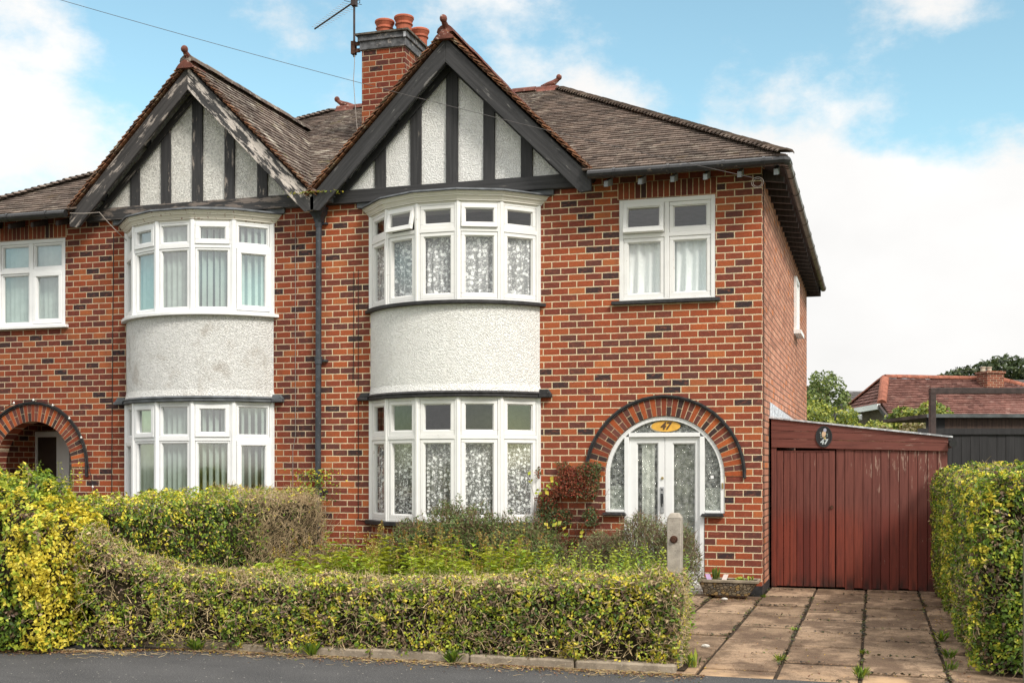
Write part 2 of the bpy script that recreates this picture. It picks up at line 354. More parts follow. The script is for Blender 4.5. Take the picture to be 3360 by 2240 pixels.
# ------------------------------------------------------------------ mesh helpers
class MB:
    mirror = False            # True while the left-hand house, the mirror image of its neighbour, is built
    def __init__(s): s.v = []; s.f = []; s.uv = None
    def add(s, vs, fs):
        k = len(s.v); s.v += [((-12.42-p[0]) if MB.mirror else p[0], p[1], p[2]) for p in vs]; s.f += [tuple(i+k for i in q) for q in fs]; return s
    def box(s, x0, x1, y0, y1, z0, z1): return s.boxT(lambda a, b, c: (a, b, c), x0, x1, y0, y1, z0, z1)
    def boxT(s, T, u0, u1, w0, w1, z0, z1):
        vs = [T(u, w, z) for z in (z0, z1) for w in (w0, w1) for u in (u0, u1)]
        return s.add(vs, [(0, 2, 3, 1), (4, 5, 7, 6), (0, 1, 5, 4), (2, 6, 7, 3), (0, 4, 6, 2), (1, 3, 7, 5)])
    def prism(s, poly, T, a, b):
        # poly of 2D points, T(p, q, depth) -> xyz, solid between depths a and b
        n = len(poly)
        vs = [T(p, q, a) for p, q in poly]+[T(p, q, b) for p, q in poly]
        return s.add(vs, [tuple(range(n)), tuple(range(2*n-1, n-1, -1))]+[(i, i+n, (i+1) % n+n, (i+1) % n) for i in range(n)])
    def tube(s, pts, r, n=8, cap=True):
        pts = [Vector(p) for p in pts]; rr = r if isinstance(r, (list, tuple)) else [r]*len(pts)
        rings = []; ref = Vector((0, 0, 1))
        for i, p in enumerate(pts):
            d = (pts[min(i+1, len(pts)-1)]-pts[max(i-1, 0)]).normalized()
            a = d.cross(ref if abs(d.dot(ref)) < .95 else Vector((1, 0, 0))).normalized(); bb = d.cross(a)
            rings.append([p+(a*math.cos(2*PI*k/n)+bb*math.sin(2*PI*k/n))*rr[i] for k in range(n)])
        vs = [q for ring in rings for q in ring]
        fs = [(i*n+k, i*n+(k+1) % n, (i+1)*n+(k+1) % n, (i+1)*n+k) for i in range(len(pts)-1) for k in range(n)]
        if cap: fs += [tuple(range(n-1, -1, -1)), tuple((len(pts)-1)*n+k for k in range(n))]
        return s.add(vs, fs)
    def lathe(s, prof, c, n=20, ry=1.0, T=None):
        vs = []
        for r, z in prof:
            for k in range(n):
                a = 2*PI*k/n; p = (c[0]+r*math.cos(a), c[1]+r*ry*math.sin(a), c[2]+z)
                vs.append(T(p) if T else p)
        m = len(prof)
        fs = [(i*n+k, i*n+(k+1) % n, (i+1)*n+(k+1) % n, (i+1)*n+k) for i in range(m-1) for k in range(n)]
        fs += [tuple(range(n-1, -1, -1)), tuple((m-1)*n+k for k in range(n))]
        return s.add(vs, fs)
    def quad(s, a, b, c, d): return s.add([a, b, c, d], [(0, 1, 2, 3)])
    def mesh(s, name, mat):
        me = bpy.data.meshes.new(name); me.from_pydata(s.v, [], s.f); me.update()
        for m in (mat if isinstance(mat, (list, tuple)) else [mat]): me.materials.append(M[m] if isinstance(m, str) else m)
        if s.uv:
            l = me.uv_layers.new(name='UVMap'); vi = np.empty(len(me.loops), int); me.loops.foreach_get('vertex_index', vi)
            l.data.foreach_set('uv', np.array(s.uv, np.float32)[vi].ravel())
        return me
    def build(s, name, mat, parent=None, bevel=0, smooth=False, label=None):
        o = bpy.data.objects.new(name, s.mesh(name, mat)); SC.collection.objects.link(o)
        if smooth: o.data.shade_smooth()
        if bevel:
            md = o.modifiers.new('bevel', 'BEVEL'); md.width = bevel; md.segments = 1; md.limit_method = 'ANGLE'; md.angle_limit = .7
        if parent is not None: attach(o, parent)
        if label: o['label'] = label
        return o

def base_of(p):
    L = Vector(p.location); q = p.parent
    return L if q is None else L+Vector((0, 0, 0))
def attach(o, p):
    o.parent = p
    o.matrix_parent_inverse = Matrix.Translation(-Vector(p.location)) if p.type == 'EMPTY' else Matrix.Identity(4)
def tag(o, label=None, cat=None, group=None, kind=None):
    if label: o['label'] = label
    if cat: o['category'] = cat
    if group: o['group'] = group
    if kind: o['kind'] = kind
    return o
def thing(name, loc, label, cat, group=None):
    o = bpy.data.objects.new(name, None); SC.collection.objects.link(o); o.location = loc; o.empty_display_size = .2
    return tag(o, label, cat, group)
ID = lambda p, q, d: (p, q, d)
XZ = lambda y0: (lambda p, q, d: (p, d, q))
TXZ = lambda p, q, d: (p, d, q)       # polygon in X,Z, depth along Y
TYZ = lambda p, q, d: (d, p, q)       # polygon in Y,Z, depth along X
TXY = lambda p, q, d: (p, q, d)       # polygon in X,Y, depth along Z

def face_with_holes(mb, outer, holes, T):
    loops = [[Vector((p, q, 0)) for p, q in outer]]+[[Vector((p, q, 0)) for p, q in h] for h in holes]
    tri = tessellate_polygon(loops); flat = [p for l in loops for p in l]
    mb.add([T(p.x, p.y, 0) for p in flat], [tuple(t) for t in tri])
def reveal(mb, hole, T, depth):
    n = len(hole)
    mb.add([T(p, q, 0) for p, q in hole]+[T(p, q, depth) for p, q in hole], [(i, (i+1) % n, (i+1) % n+n, i+n) for i in range(n)])
def rect(x0, x1, z0, z1): return [(x0, z0), (x1, z0), (x1, z1), (x0, z1)]
def clip_poly(poly, clip):
    out = poly; n = len(clip)
    for i in range(n):
        ax, ay = clip[i]; bx, by = clip[(i+1) % n]; inp = out; out = []
        if not inp: return []
        side = lambda p: (bx-ax)*(p[1]-ay)-(by-ay)*(p[0]-ax)
        for j in range(len(inp)):
            p, q = inp[j], inp[(j+1) % len(inp)]; sp, sq = side(p), side(q)
            if sp >= 0: out.append(p)
            if (sp >= 0) != (sq >= 0):
                t = sp/(sp-sq); out.append((p[0]+t*(q[0]-p[0]), p[1]+t*(q[1]-p[1])))
    return out
def tiles(mb, O, U, S, poly, gauge=.13, tw=.168, lift=.017, th=.017, jit=.0025, seed=1):
    """courses of plain tiles on the plane O + u*U + s*S, clipped to poly (counter-clockwise in u,s)"""
    rn = random.Random(seed); O = Vector(O); U = Vector(U).normalized(); S = Vector(S).normalized(); Nn = U.cross(S)
    if Nn.z < 0: Nn = -Nn
    us = [p[0] for p in poly]; ss = [p[1] for p in poly]; umin, umax, smin, smax = min(us), max(us), min(ss), max(ss)
    i = 0; s0 = smin
    while s0 < smax:
        s1 = s0+gauge*1.12; u0 = umin-(i % 2)*tw/2; dr = rn.uniform(-.006, .006)
        while u0 < umax:
            g = .0035; ds = rn.uniform(-.004, .004)+dr
            q = clip_poly([(u0+g, s0+ds), (u0+tw-g, s0+ds), (u0+tw-g, s1), (u0+g, s1)], poly)
            u0 += tw
            if len(q) < 3: continue
            a = rn.uniform(-jit, jit); k = rn.uniform(-jit, jit); top = []; bot = []
            for (u, s) in q:
                h = lift*(1-(s-s0)/(gauge*1.12))+.004+a+k*(u-u0)/tw
                top.append(O+U*u+S*s+Nn*(h+th)); bot.append(O+U*u+S*s+Nn*(h-.004))
            n = len(q)
            mb.add(top+bot, [tuple(range(n))]+[(j, j+n, (j+1) % n+n, (j+1) % n) for j in range(n)])
        s0 += gauge; i += 1
# ------------------------------------------------------------------ ground
def structure(o): return tag(o, kind='structure')
def m_asphalt():
    b = NB('asphalt'); o = b.obj()
    c = b.mix(b.step(b.noise(o, 1.6, 5), .3, .7), (.036, .036, .038), (.060, .059, .060))
    c = b.mix(b.step(b.noise(o, 110, 4, .75), .46, .66), c, (.135, .13, .125))
    c = b.mix(b.step(b.noise(o, 55, 4, .8), .54, .70, 0, .8), c, (.21, .20, .19))
    c = b.mix(b.step(b.noise(b.mp(o, loc=(3, 7, 0)), 70, 3, .8), .58, .70, 0, .8), c, (.016, .016, .017))
    c = b.mix(b.step(b.voro(o, 13, 0), .07, .10, .9, 0), c, (.42, .39, .34))
    c = b.mix(b.step(b.noise(b.mp(o, (.6, 3, 1)), 2.2, 5), .55, .75, 0, .5), c, (.045, .044, .045))
    return b.done(b.bsdf(c, .9, b.bump(b.noise(o, 190, 3, .7), .8, .006), .25))
M['asphalt'] = m_asphalt()
def m_slab():
    b = NB('concrete slab'); o = b.obj(); r = b.geo('Random Per Island')
    c = b.ramp(r, [(0, (.24, .165, .105)), (.5, (.33, .225, .145)), (1, (.42, .295, .195))])
    c = b.mix(b.step(b.noise(b.mp(o, (1, .7, 1)), 1.5, 7, .72), .41, .57, 0, .92), c, (.105, .066, .043))
    c = b.mix(b.step(b.noise(o, 4.5, 6, .7), .48, .66, 0, .7), c, (.17, .115, .072))
    c = b.mix(b.step(b.noise(o, 90, 4, .75), .56, .70, 0, .75), c, (.42, .33, .24))
    c = b.mix(b.step(b.noise(o, 65, 4, .7), .54, .64, 0, .85), c, (.070, .050, .036))
    sp = b.sep(o)
    sand = b.math('MULTIPLY', b.step(sp[1], -5.35, -5.85), b.step(b.noise(o, 1.7, 4), .42, .6))
    c = b.mix(b.math('MULTIPLY', sand, .8), c, (.50, .33, .19))
    return b.done(b.bsdf(c, .92, b.bump(b.noise(o, 130, 4, .7), .9, .006), .2))
M['slab'] = m_slab()
M['soil'] = m_plain('dark soil', (.045, .032, .022), .95, .1, .4, 9, .8, spots=((.12, .09, .06), 22, .6))
M['kerb'] = m_plain('concrete edging', (.27, .22, .165), .92, .15, .25, 8, .8, spots=((.42, .36, .28), 60, .58))
M['field'] = m_plain('rough ground', (.09, .10, .05), .95, .1, .4, 1.5, .5)

g = MB(); g.quad((-1500, -1500, -.11), (1500, -1500, -.11), (1500, 1500, -.11), (-1500, 1500, -.11)); structure(g.build('ground', 'field'))
g = MB(); g.box(-60, 60, -8.3, -6.02, -.3, 0); structure(g.build('pavement', 'asphalt'))
g = MB(); g.box(-60, 60, -14.5, -8.42, -.4, -.104); structure(g.build('road', 'asphalt'))
g = MB(); g.box(-60, 60, -17.2, -14.6, -.3, 0); structure(g.build('pavement', 'asphalt'))
g = MB()
for i in range(120): g.box(-60+i, -60+i+.99, -8.42, -8.3, -.3, .006)
for i in range(120): g.box(-60+i, -60+i+.99, -14.6, -14.48, -.3, .006)
structure(g.build('kerb', 'kerb', bevel=.01))
g = MB(); g.box(-14, -1.0, -5.95, 0, -.3, .02); g.box(-.999, -.08, -5.95, -5.32, -.3, .021); structure(g.build('garden_soil', 'soil'))
# driveway of concrete slabs with open joints over soil
g = MB(); g.box(-1.1, 2.9, -6.02, 7, -.3, -.012); structure(g.build('driveway_base', 'soil'))
g = MB(); rn = random.Random(5)
cols = [(-.985, -.60), (-.60, .02), (.02, .63), (.63, 1.275), (1.275, 1.935), (1.935, 2.6)]
starts = [-.5, -.98, -1.085, -2.38, -1.0, -.6]
for (x0, x1), st in zip(cols, starts):
    y = st
    while y < 1.0: y += .93
    while y > -6.02:
        y0 = max(y-.925-rn.uniform(-.02, .02), -6.02); dz = rn.uniform(-.012, .012)
        ya = min(y, -.005) if x0 < -.5 else y
        if ya-y0 > .05: g.box(x0+.012, x1-.012, y0+.016, ya-.016, -.06, 0+dz)
        y = y0
structure(g.build('driveway', 'slab', bevel=.008))
JOINTS = []                          # dirt and moss lodged in the cross joints
rn = random.Random(5)
for (x0, x1), st in zip(cols, starts):
    y = st
    while y < 1.0: y += .93
    while y > -5.5:
        y0 = max(y-.925-rn.uniform(-.02, .02), -6.02); rn.uniform(-.012, .012)
        JOINTS.append((x0, x1, y0)); y = y0
# edging stones along the front of the garden
g = MB(); x = -9.2
while x < -.35:
    w = .915; g.box(x, min(x+w-.012, -.14), -6.02-rn.uniform(0, .012), -5.90, -.2, .075+.012*math.sin(x*2)+rn.uniform(-.01, .01)); x += w
structure(g.build('garden_kerb', 'kerb', bevel=.015))

# ------------------------------------------------------------------ the pair of houses
XC, HW = -4.205, 2.035           # gable centre, half width
BX0, BX1 = -5.43, -2.97          # bay on the wall
RIDGE_Y, RIDGE_Z, EAVE_Z, EAVE_Y = 5.1, 8.40, 5.50, -.38
def bay_pts(a=math.radians(22.5)):
    w = (BX1-BX0)/(1+2*math.cos(a)+2*math.cos(2*a)); p = [(BX0, 0.0)]
    for k in (-2, -1, 0, 1, 2): p.append((p[-1][0]+w*math.cos(k*a), p[-1][1]+w*math.sin(k*a)))
    return p, w
BAY, BW = bay_pts()
_r = BW/(2*math.sin(math.radians(11.25))); _cy = BAY[2][1]+math.sqrt(_r*_r-(BW/2)**2); _cx = (BX0+BX1)/2
def bay_arc(off, n=28):
    r = _r+off; a0 = math.asin(min(1, max(-1, (_cy)/r)))   # where the arc meets the wall line
    ang = PI/2-a0
    return [(_cx+r*math.sin(-ang+2*ang*i/n), _cy-r*math.cos(-ang+2*ang*i/n)) for i in range(n+1)]
def bay_off(off):
    """the five-sided bay outline pushed outwards, its ends on the wall line"""
    lines = []
    for i in range(5):
        a, b_ = Vector(BAY[i]), Vector(BAY[i+1]); d = (b_-a).normalized(); nn = Vector((d.y, -d.x))
        lines.append((a+nn*off, d))
    def isect(l1, l2):
        (p, d), (q, e) = l1, l2; t = ((q-p).x*e.y-(q-p).y*e.x)/(d.x*e.y-d.y*e.x); return p+d*t
    wall = (Vector((0, 0)), Vector((1, 0)))
    pts = [isect(wall, lines[0])]+[isect(lines[i], lines[i+1]) for i in range(4)]+[isect(lines[4], wall)]
    return [(p.x, p.y) for p in pts]
def band(mb, lo, hi, z0, z1, back=.06):
    a = [(p[0], p[1]) for p in lo]; c = [(p[0], p[1]) for p in hi]
    a = [(a[0][0], back)]+a+[(a[-1][0], back)]; c = [(c[0][0], back)]+c+[(c[-1][0], back)]
    n = len(a)
    mb.add([(x, y, z0) for x, y in a]+[(x, y, z1) for x, y in c],
           [tuple(range(n-1, -1, -1)), tuple(range(n, 2*n))]+[(i, (i+1) % n, (i+1) % n+n, i+n) for i in range(n)])

def facet_T(i, tilt=0, zh=0):
    a, b_ = Vector(BAY[i]), Vector(BAY[i+1]); d = (b_-a).normalized(); nn = Vector((d.y, -d.x))
    def T(u, w, z):
        if tilt:
            dz = zh-z; w, z = w*math.cos(tilt)+dz*math.sin(tilt), zh-dz*math.cos(tilt)+w*math.sin(tilt)
        p = a+d*u+nn*w; return (p.x, p.y, z)
    return T
def wall_T(x0, y0=0, tilt=0, zh=0):
    def T(u, w, z):
        if tilt:
            dz = zh-z; w, z = w*math.cos(tilt)+dz*math.sin(tilt), zh-dz*math.cos(tilt)+w*math.sin(tilt)
        return (x0+u, y0-w, z)
    return T
def sash(frame, T, u0, u1, z0, z1, st, d0, d1, parent, mat, gm, rail=None, name='sash', bead=True):
    """four rails round a pane; d0..d1 is the depth outwards"""
    rail = rail or st; m = MB()
    m.boxT(T, u0, u1, d0, d1, z0, z0+rail); m.boxT(T, u0, u1, d0, d1, z1-st, z1)
    m.boxT(T, u0, u0+st, d0, d1, z0+rail, z1-st); m.boxT(T, u1-st, u1, d0, d1, z0+rail, z1-st)
    if bead:
        e = .012; a0, a1, b0, b1 = u0+st, u1-st, z0+rail, z1-st
        m.boxT(T, a0, a1, d0, d1-.014, b0, b0+e); m.boxT(T, a0, a1, d0, d1-.014, b1-e, b1)
        m.boxT(T, a0, a0+e, d0, d1-.014, b0+e, b1-e); m.boxT(T, a1-e, a1, d0, d1-.014, b0+e, b1-e)
    m.build(name, mat, parent, bevel=.004)
    p = MB(); dm = (d0+d1)/2-.006
    p.quad(T(u0+st*.5, dm, z0+rail*.5), T(u1-st*.5, dm, z0+rail*.5), T(u1-st*.5, dm, z1-st*.5), T(u0+st*.5, dm, z1-st*.5))
    p.build('pane', gm, parent)

def bay_window(house, z0, z1, zt, mat, gm, kinds, pvc):
    """kinds: per facet (upper, lower) of 'f' fixed, 's' sash, angle = opened"""
    f = MB(); mw = .042
    for i in range(5):
        T = facet_T(i)
        for (a, c) in ((0, mw), (BW-mw, BW)): f.boxT(T, a, c, -.07, .012, z0, z1)
        f.boxT(T, mw, BW-mw, -.07, .006, z1-.04, z1); f.boxT(T, mw, BW-mw, -.07, .006, z0, z0+.035)
        f.boxT(T, mw, BW-mw, -.07, .014, zt-.026, zt+.026)
    for i in range(1, 5):                                   # rounded corner posts
        f.tube([(BAY[i][0], BAY[i][1]+.012, z0), (BAY[i][0], BAY[i][1]+.012, z1)], .034 if not pvc else .042, 8)
    for i in (0, 5): f.box(BAY[i][0]-.03, BAY[i][0]+.03, -.028, .05, z0, z1)
    fo = f.build('bay_window', mat, house, bevel=.003)
    for i in range(5):
        for (k, a, c) in ((kinds[i][0], zt+.028, z1-.042), (kinds[i][1], z0+.037, zt-.028)):
            t = k if isinstance(k, float) else 0
            T = facet_T(i, t, c)
            if pvc:
                big = k == 's'
                sash(fo, T, mw+.004, BW-mw-.004, a, c, .062 if big else .030, -.05, .030 if big else .004, fo, mat, gm)
            else:
                proud = .022 if t else .004
                sash(fo, T, mw+.004, BW-mw-.004, a, c, .050, -.05+(.03 if t else 0), proud, fo, mat, gm, rail=.058)
    return fo

def casement(house, x0, x1, z0, z1, zt, mat, gm, pvc, tilt):
    f = MB(); T = wall_T(x0, .045); W = x1-x0; fr = .058; mid = W/2; mm = .032
    f.boxT(T, 0, fr, -.06, .04, z0, z1); f.boxT(T, W-fr, W, -.06, .04, z0, z1)
    f.boxT(T, fr, W-fr, -.06, .04, z1-fr, z1); f.boxT(T, fr, W-fr, -.06, .04, z0, z0+.03)
    f.boxT(T, mid-mm, mid+mm, -.06, .038, z0+.03, z1-fr)
    for a, c in ((fr, mid-mm), (mid+mm, W-fr)): f.boxT(T, a, c, -.06, .036, zt-.028, zt+.028)
    fo = f.build('window', mat, house, bevel=.004)
    for j, (a, c) in enumerate(((fr, mid-mm), (mid+mm, W-fr))):
        for up in (0, 1):
            zz = (zt+.03, z1-fr-.002) if up else (z0+.032, zt-.03)
            op = tilt if (up and j == 0) else 0
            Tt = wall_T(x0, .045, op, zz[1])
            if pvc: sash(fo, Tt, a+.003, c-.003, *zz, .062 if (not up and j == 0) else .028, -.04, .05 if (not up and j == 0) else .02, fo, mat, gm)
            else: sash(fo, Tt, a+.003, c-.003, *zz, .050, -.03, .052 if op else .026, fo, mat, gm, rail=.062)
    return fo

def arc(cx, cz, r, a0, a1, n): return [(cx+r*math.cos(a0+(a1-a0)*i/n), cz+r*math.sin(a0+(a1-a0)*i/n)) for i in range(n+1)]

def voussoirs(parent, cx, cz, r0, r1, n):
    red, dark, back = MB(), MB(), MB()
    A = arc(cx, cz, r0+.001, 0, PI, 40); B_ = arc(cx, cz, r1, PI, 0, 40)
    for i in range(40): back.prism([A[i], A[i+1], B_[39-i], B_[40-i]], TXZ, -.002, .12)
    bo = back.build('arch', 'mortar', parent)
    for i in range(n):
        a0 = PI*i/n; a1 = PI*(i+1)/n; jg = .0048
        def seg(mb, ra, rb):
            p = []
            for r, a in ((ra, a0), (rb, a0), (rb, a1), (ra, a1)):
                t = jg/r; aa = a+t if a == a0 else a-t
                p.append((cx+r*math.cos(aa), cz+r*math.sin(aa)))
            mb.prism(p, TXZ, -.007-random.uniform(0, .002), .03)
        if i % 2 == 0: seg(red, r0+.002, r1-.005)
        else:
            mid = (r0+r1)/2+random.uniform(-.004, .004); seg(dark, r0+.002, mid-.005); seg(dark, mid+.005, r1-.005)
    red.build('arch_brick', 'vous_red', bo); dark.build('arch_brick', 'vous_dark', bo)
def drip_mould(parent, cx, cz, r, end, mat='sill'):
    m = MB(); P = arc(cx, cz, r, -.0, PI, 64)
    P = [(cx+r, end)]+P+[(cx-r, end)] if end < cz else P
    wig = [(p, q) for p, q in P]
    for off, y0, y1, r0, r1 in ((0, -.045, .01, 0, .022), (1, -.028, .01, -.022, 0)):
        for i in range(len(wig)-1):
            def at(p, rr):
                d = Vector((p[0]-cx, max(0, p[1]-cz))); d = d.normalized() if d.length > .01 else Vector((0, 1)); return (p[0]+d.x*rr, p[1]+d.y*rr)
            a, c = wig[i], wig[i+1]; w = random.uniform(-.003, .003)
            m.prism([at(a, r0), at(a, r1+w), at(c, r1+w), at(c, r0)], TXZ, y0, y1)
    m.build('drip_mould', mat, parent)

def finial(parent, c, face, name='finial'):
    """terracotta ridge end with a bent neck and a ball; face = direction (dx, dy) it looks towards"""
    f = Vector((face[0], face[1], 0)).normalized(); s = Vector((-f.y, f.x, 0)); c = Vector(c); m = MB()
    prof = [(-.12, .11), (0, 0), (.12, .11)]
    sec = [(.15, -.04), (.11, .01), (.04, .065), (0, .085), (-.04, .065), (-.11, .01), (-.15, -.04)]
    n = len(sec)
    a = [c+f*.02+s*p+Vector((0, 0, q)) for p, q in sec]; b_ = [c-f*.36+s*p+Vector((0, 0, q)) for p, q in sec]
    m.add(a+b_, [tuple(range(n)), tuple(range(2*n-1, n-1, -1))]+[(i, i+1, i+1+n, i+n) for i in range(n-1)]+[(n-1, 0, n, 2*n-1)])
    path = [c-f*.30+Vector((0, 0, .06)), c-f*.18+Vector((0, 0, .10)), c-f*.08+Vector((0, 0, .14)), c-f*.02+Vector((0, 0, .18)), c+f*.01+Vector((0, 0, .205))]
    m.tube(path, [.055, .062, .052, .04, .036], 10)
    ball = [(.052*math.sin(PI*k/8)+.0005, .055*(1-math.cos(PI*k/8))) for k in range(9)]
    m.lathe(ball, c+f*.02+Vector((0, 0, .175)), 12)
    m.build(name, 'terra', parent, smooth=False)
def ridge_tiles(mb, a, b_, r=.115, L=.44, drop=.03):
    a, b_ = Vector(a), Vector(b_); d = (b_-a); n = max(1, round(d.length/L)); d.normalize()
    s = d.cross(Vector((0, 0, 1))).normalized(); up = s.cross(d)
    for i in range(n):
        p = a+d*(L*i+.006); q = a+d*(min(L*(i+1), (b_-a).length)-.006); k = 7; off = random.uniform(-.006, .006)
        ring = [(math.cos(PI*j/(k-1)), math.sin(PI*j/(k-1))) for j in range(k)]
        vs = [x+s*(r*c)+up*(r*.85*sn-drop+off) for x in (p, q) for c, sn in ring]
        mb.add(vs, [(j, j+1, j+1+k, j+k) for j in range(k-1)]+[tuple(range(k)), tuple(range(2*k-1, k-1, -1))])
def hip_tiles(mb, a, b_, step=.108, r=.10):
    """bonnet tiles stepping up a hip from a to b"""
    a, b_ = Vector(a), Vector(b_); d = b_-a; n = int(d.length/(step*1.0)); dd = d.normalized()
    s = dd.cross(Vector((0, 0, 1))).normalized(); up = s.cross(dd)
    for i in range(n):
        p = a+dd*(step*i); L = .25; k = 5; jr = random.uniform(-.004, .004)
        vs = []
        for t, rr, h in ((-.03, r*1.3, .052+jr), (L, r*.55, .0)):
            for j in range(k):
                ang = PI*j/(k-1); vs.append(p+dd*t+s*(rr*math.cos(ang))+up*(h+.045*math.sin(ang)-.02))
        for t, rr, h in ((-.03, r*1.3, .030+jr), (L, r*.55, -.02)):
            for j in range(k):
                ang = PI*j/(k-1); vs.append(p+dd*t+s*(rr*math.cos(ang))+up*(h+.045*math.sin(ang)-.02))
        mb.add(vs, [(j, j+1, j+1+k, j+k) for j in range(k-1)]+[(j, j+2*k, j+1+2*k, j+1) for j in range(k-1)])

def slope_poly(O, U, S, pts):
    O = Vector(O); U = Vector(U).normalized(); S = Vector(S).normalized()
    q = [((Vector(p)-O).dot(U), (Vector(p)-O).dot(S)) for p in pts]
    ar = sum(q[i][0]*q[(i+1) % len(q)][1]-q[(i+1) % len(q)][0]*q[i][1] for i in range(len(q)))
    return q if ar > 0 else q[::-1]

def build_house(left):
    MB.mirror = left
    XP = -6.21
    mx = (lambda x: -12.42-x) if left else (lambda x: x)
    H = thing('semi_detached_house', (mx(-3.1), 5.0, 0),
              'left-hand semi-detached brick house with peeling gable boards, grey roughcast and open arched porch' if left else
              'right-hand semi-detached brick house with sound black gable timbers and arched white front door', 'house')
    brick = 'brick2' if left else 'brick'
    AX, AZ = (-1.27, 1.65) if left else (-1.262, 1.53)
    AR = .71 if left else .792; AR1 = .985 if left else 1.035
    # ---- walls
    w = MB()
    WX0, WX1, WZ0, WZ1 = -1.862, -.593, 3.842, 5.185
    door = [(AX-AR, 1.045), (-1.80, 1.045), (-1.80, -.05), (-.73, -.05), (-.73, 1.045), (AX+AR, 1.045)] if not left else [(AX-AR, -.05), (AX+AR, -.05)]
    door = door+arc(AX, AZ, AR, 0, PI, 36)
    bayh = rect(BX0+.03, BX1-.03, .9, 5.25)
    win = rect(WX0, WX1, WZ0, WZ1)
    outer = [(XP, -.3), (0, -.3), (0, 5.56), (XP, 5.56)]
    door = [(p, max(q, -.05)) for p, q in door]
    face_with_holes(w, outer, [win, door[::-1], bayh], lambda p, q, d: (p, d, q))
    for hh in (win, door, bayh): reveal(w, hh, TXZ, .13 if hh is not door or not left else .24)
    wo = w.build('wall', brick, H)
    s = MB(); s.box(-.0005, .0, .0, .001, 0, .001)
    s = MB(); s.quad((0, 0, -.3), (0, .118, -.3), (0, .118, 5.56), (0, 0, 5.56)); s.build('corner_brickwork', 'brick_corner', wo)
    s = MB(); s.quad((0, .118, -.3), (0, 10.5, -.3), (0, 10.5, 5.56), (0, .118, 5.56)); s.quad((0, 10.5, -.3), (XP, 10.5, -.3), (XP, 10.5, 5.56), (0, 10.5, 5.56))
    s.build('side_wall', 'brick_side', H)
    # ---- rooms behind the windows
    r = MB()
    for (a, c, z0, z1) in ((-6.15, -2.6, 3.2, 5.4), (-6.15, -2.6, .1, 2.7), (-2.4, -.12, 3.2, 5.3)):
        r.add([(a, .3, z0), (c, .3, z0), (c, 3.2, z0), (a, 3.2, z0), (a, .3, z1), (c, .3, z1), (c, 3.2, z1), (a, 3.2, z1)],
              [(0, 1, 2, 3), (4, 5, 6, 7), (3, 2, 6, 7), (0, 3, 7, 4), (1, 2, 6, 5)])
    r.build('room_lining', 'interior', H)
    # ---- soldier course and sill of the bedroom window
    so, mo = MB(), MB(); mo.box(WX0-.02, WX1+.02, -.003, .05, WZ1+.006, WZ1+.226)
    a = mo.build('window_lintel', 'mortar', H)
    x = WX0-.015; k = 0
    while x < WX1-.02:
        so.box(x+.005, x+.071, -.008-random.uniform(0, .003), .03, WZ1+.010, WZ1+.222); x += .0765
    so.build('lintel_brick', 'soldier', a, bevel=.002)
    m = MB()
    if left: m.box(WX0-.06, WX1+.06, -.07, .06, WZ0-.045, WZ0+.002)
    else: m.box(WX0-.095, WX1+.065, -.065, .06, WZ0-.046, WZ0+.002)
    casement(H, WX0, WX1, WZ0, WZ1, 4.70, 'upvc' if left else 'white', 'glass_pvc' if left else 'glass', left, 0 if left else math.radians(9))
    m.build('window_sill', 'upvc' if left else 'sill', H, bevel=.006)
    # ---- bay: brick base, two windows, roughcast apron, sills, lead, cornice
    wm, gm = ('upvc', 'glass_pvc') if left else ('white', 'glass')
    m = MB(); band(m, bay_off(0), bay_off(0), -.3, .845); m.build('bay_base', 'brick_bay' if not left else 'brick2', H)
    m = MB(); band(m, bay_off(.075), bay_off(.075), .845, .905); m.build('bay_sill', 'sill' if not left else 'upvc', H, bevel=.008)
    if left:
        lo = [('f', 's'), ('s', 'f'), ('f', 'f'), ('s', 'f'), ('f', 's')][::-1]; up = lo
    else:
        lo = [('f', 'f')]*5; up = [('f', 'f'), (.20, 'f'), ('f', 'f'), (.075, 'f'), ('f', 'f')]
    bay_window(H, .905, 2.585, 2.05, wm, gm, lo, left)
    bay_window(H, 3.862, 5.18, 4.805, wm, gm, up, left)
    m = MB(); band(m, bay_arc(.055), bay_arc(.055), 2.585, 2.635); band(m, bay_arc(.075), bay_arc(.03), 2.6352, 2.668)
    for x0, x1 in ((BX0-.19, BX0-.02), (BX1+.02, BX1+.19)): m.box(x0, x1, -.085, .01, 2.588, 2.63); m.prism([(x0+(.0 if x0 < XC else 0), 2.63), (x1, 2.63), (x1-(.05 if x0 > XC else 0), 2.70), (x0+(.05 if x0 < XC else 0), 2.70)], TXZ, -.05, .01)
    m.build('bay_lead_apron', 'lead' if left else 'sill', H, bevel=.006)
    m = MB(); band(m, bay_arc(.035), bay_arc(.012), 2.655, 2.76); band(m, bay_arc(.012), bay_arc(.012), 2.7602, 3.815)
    m.build('bay_render', 'render_l' if left else 'render', H, smooth=False)
    m = MB(); band(m, bay_arc(.085), bay_arc(.085), 3.815, 3.862); m.build('bay_sill', 'upvc' if left else 'sill', H, bevel=.006)
    m = MB()
    for o0, o1, z0, z1 in ((.012, .012, 5.165, 5.185), (.034, .034, 5.1852, 5.203), (.038, .062, 5.2032, 5.245), (.076, .076, 5.2452, 5.262), (.080, .094, 5.2622, 5.292), (.104, .104, 5.2922, 5.304)): band(m, bay_off(o0), bay_off(o1), z0, z1)
    m.build('bay_cornice', 'cream_l' if left else 'cream', H, bevel=.003)
    m = MB(); band(m, bay_off(.135), bay_off(.122), 5.3045, 5.332); band(m, bay_off(.118), bay_off(-.25), 5.3322, 5.42)
    for x0, x1 in ((BX0-.21, BX0+.1), (BX1-.1, BX1+.22)): m.box(x0, x1, -.045, -.004, 5.315, 5.40)
    m.build('bay_roof', 'lead', H, bevel=.004)
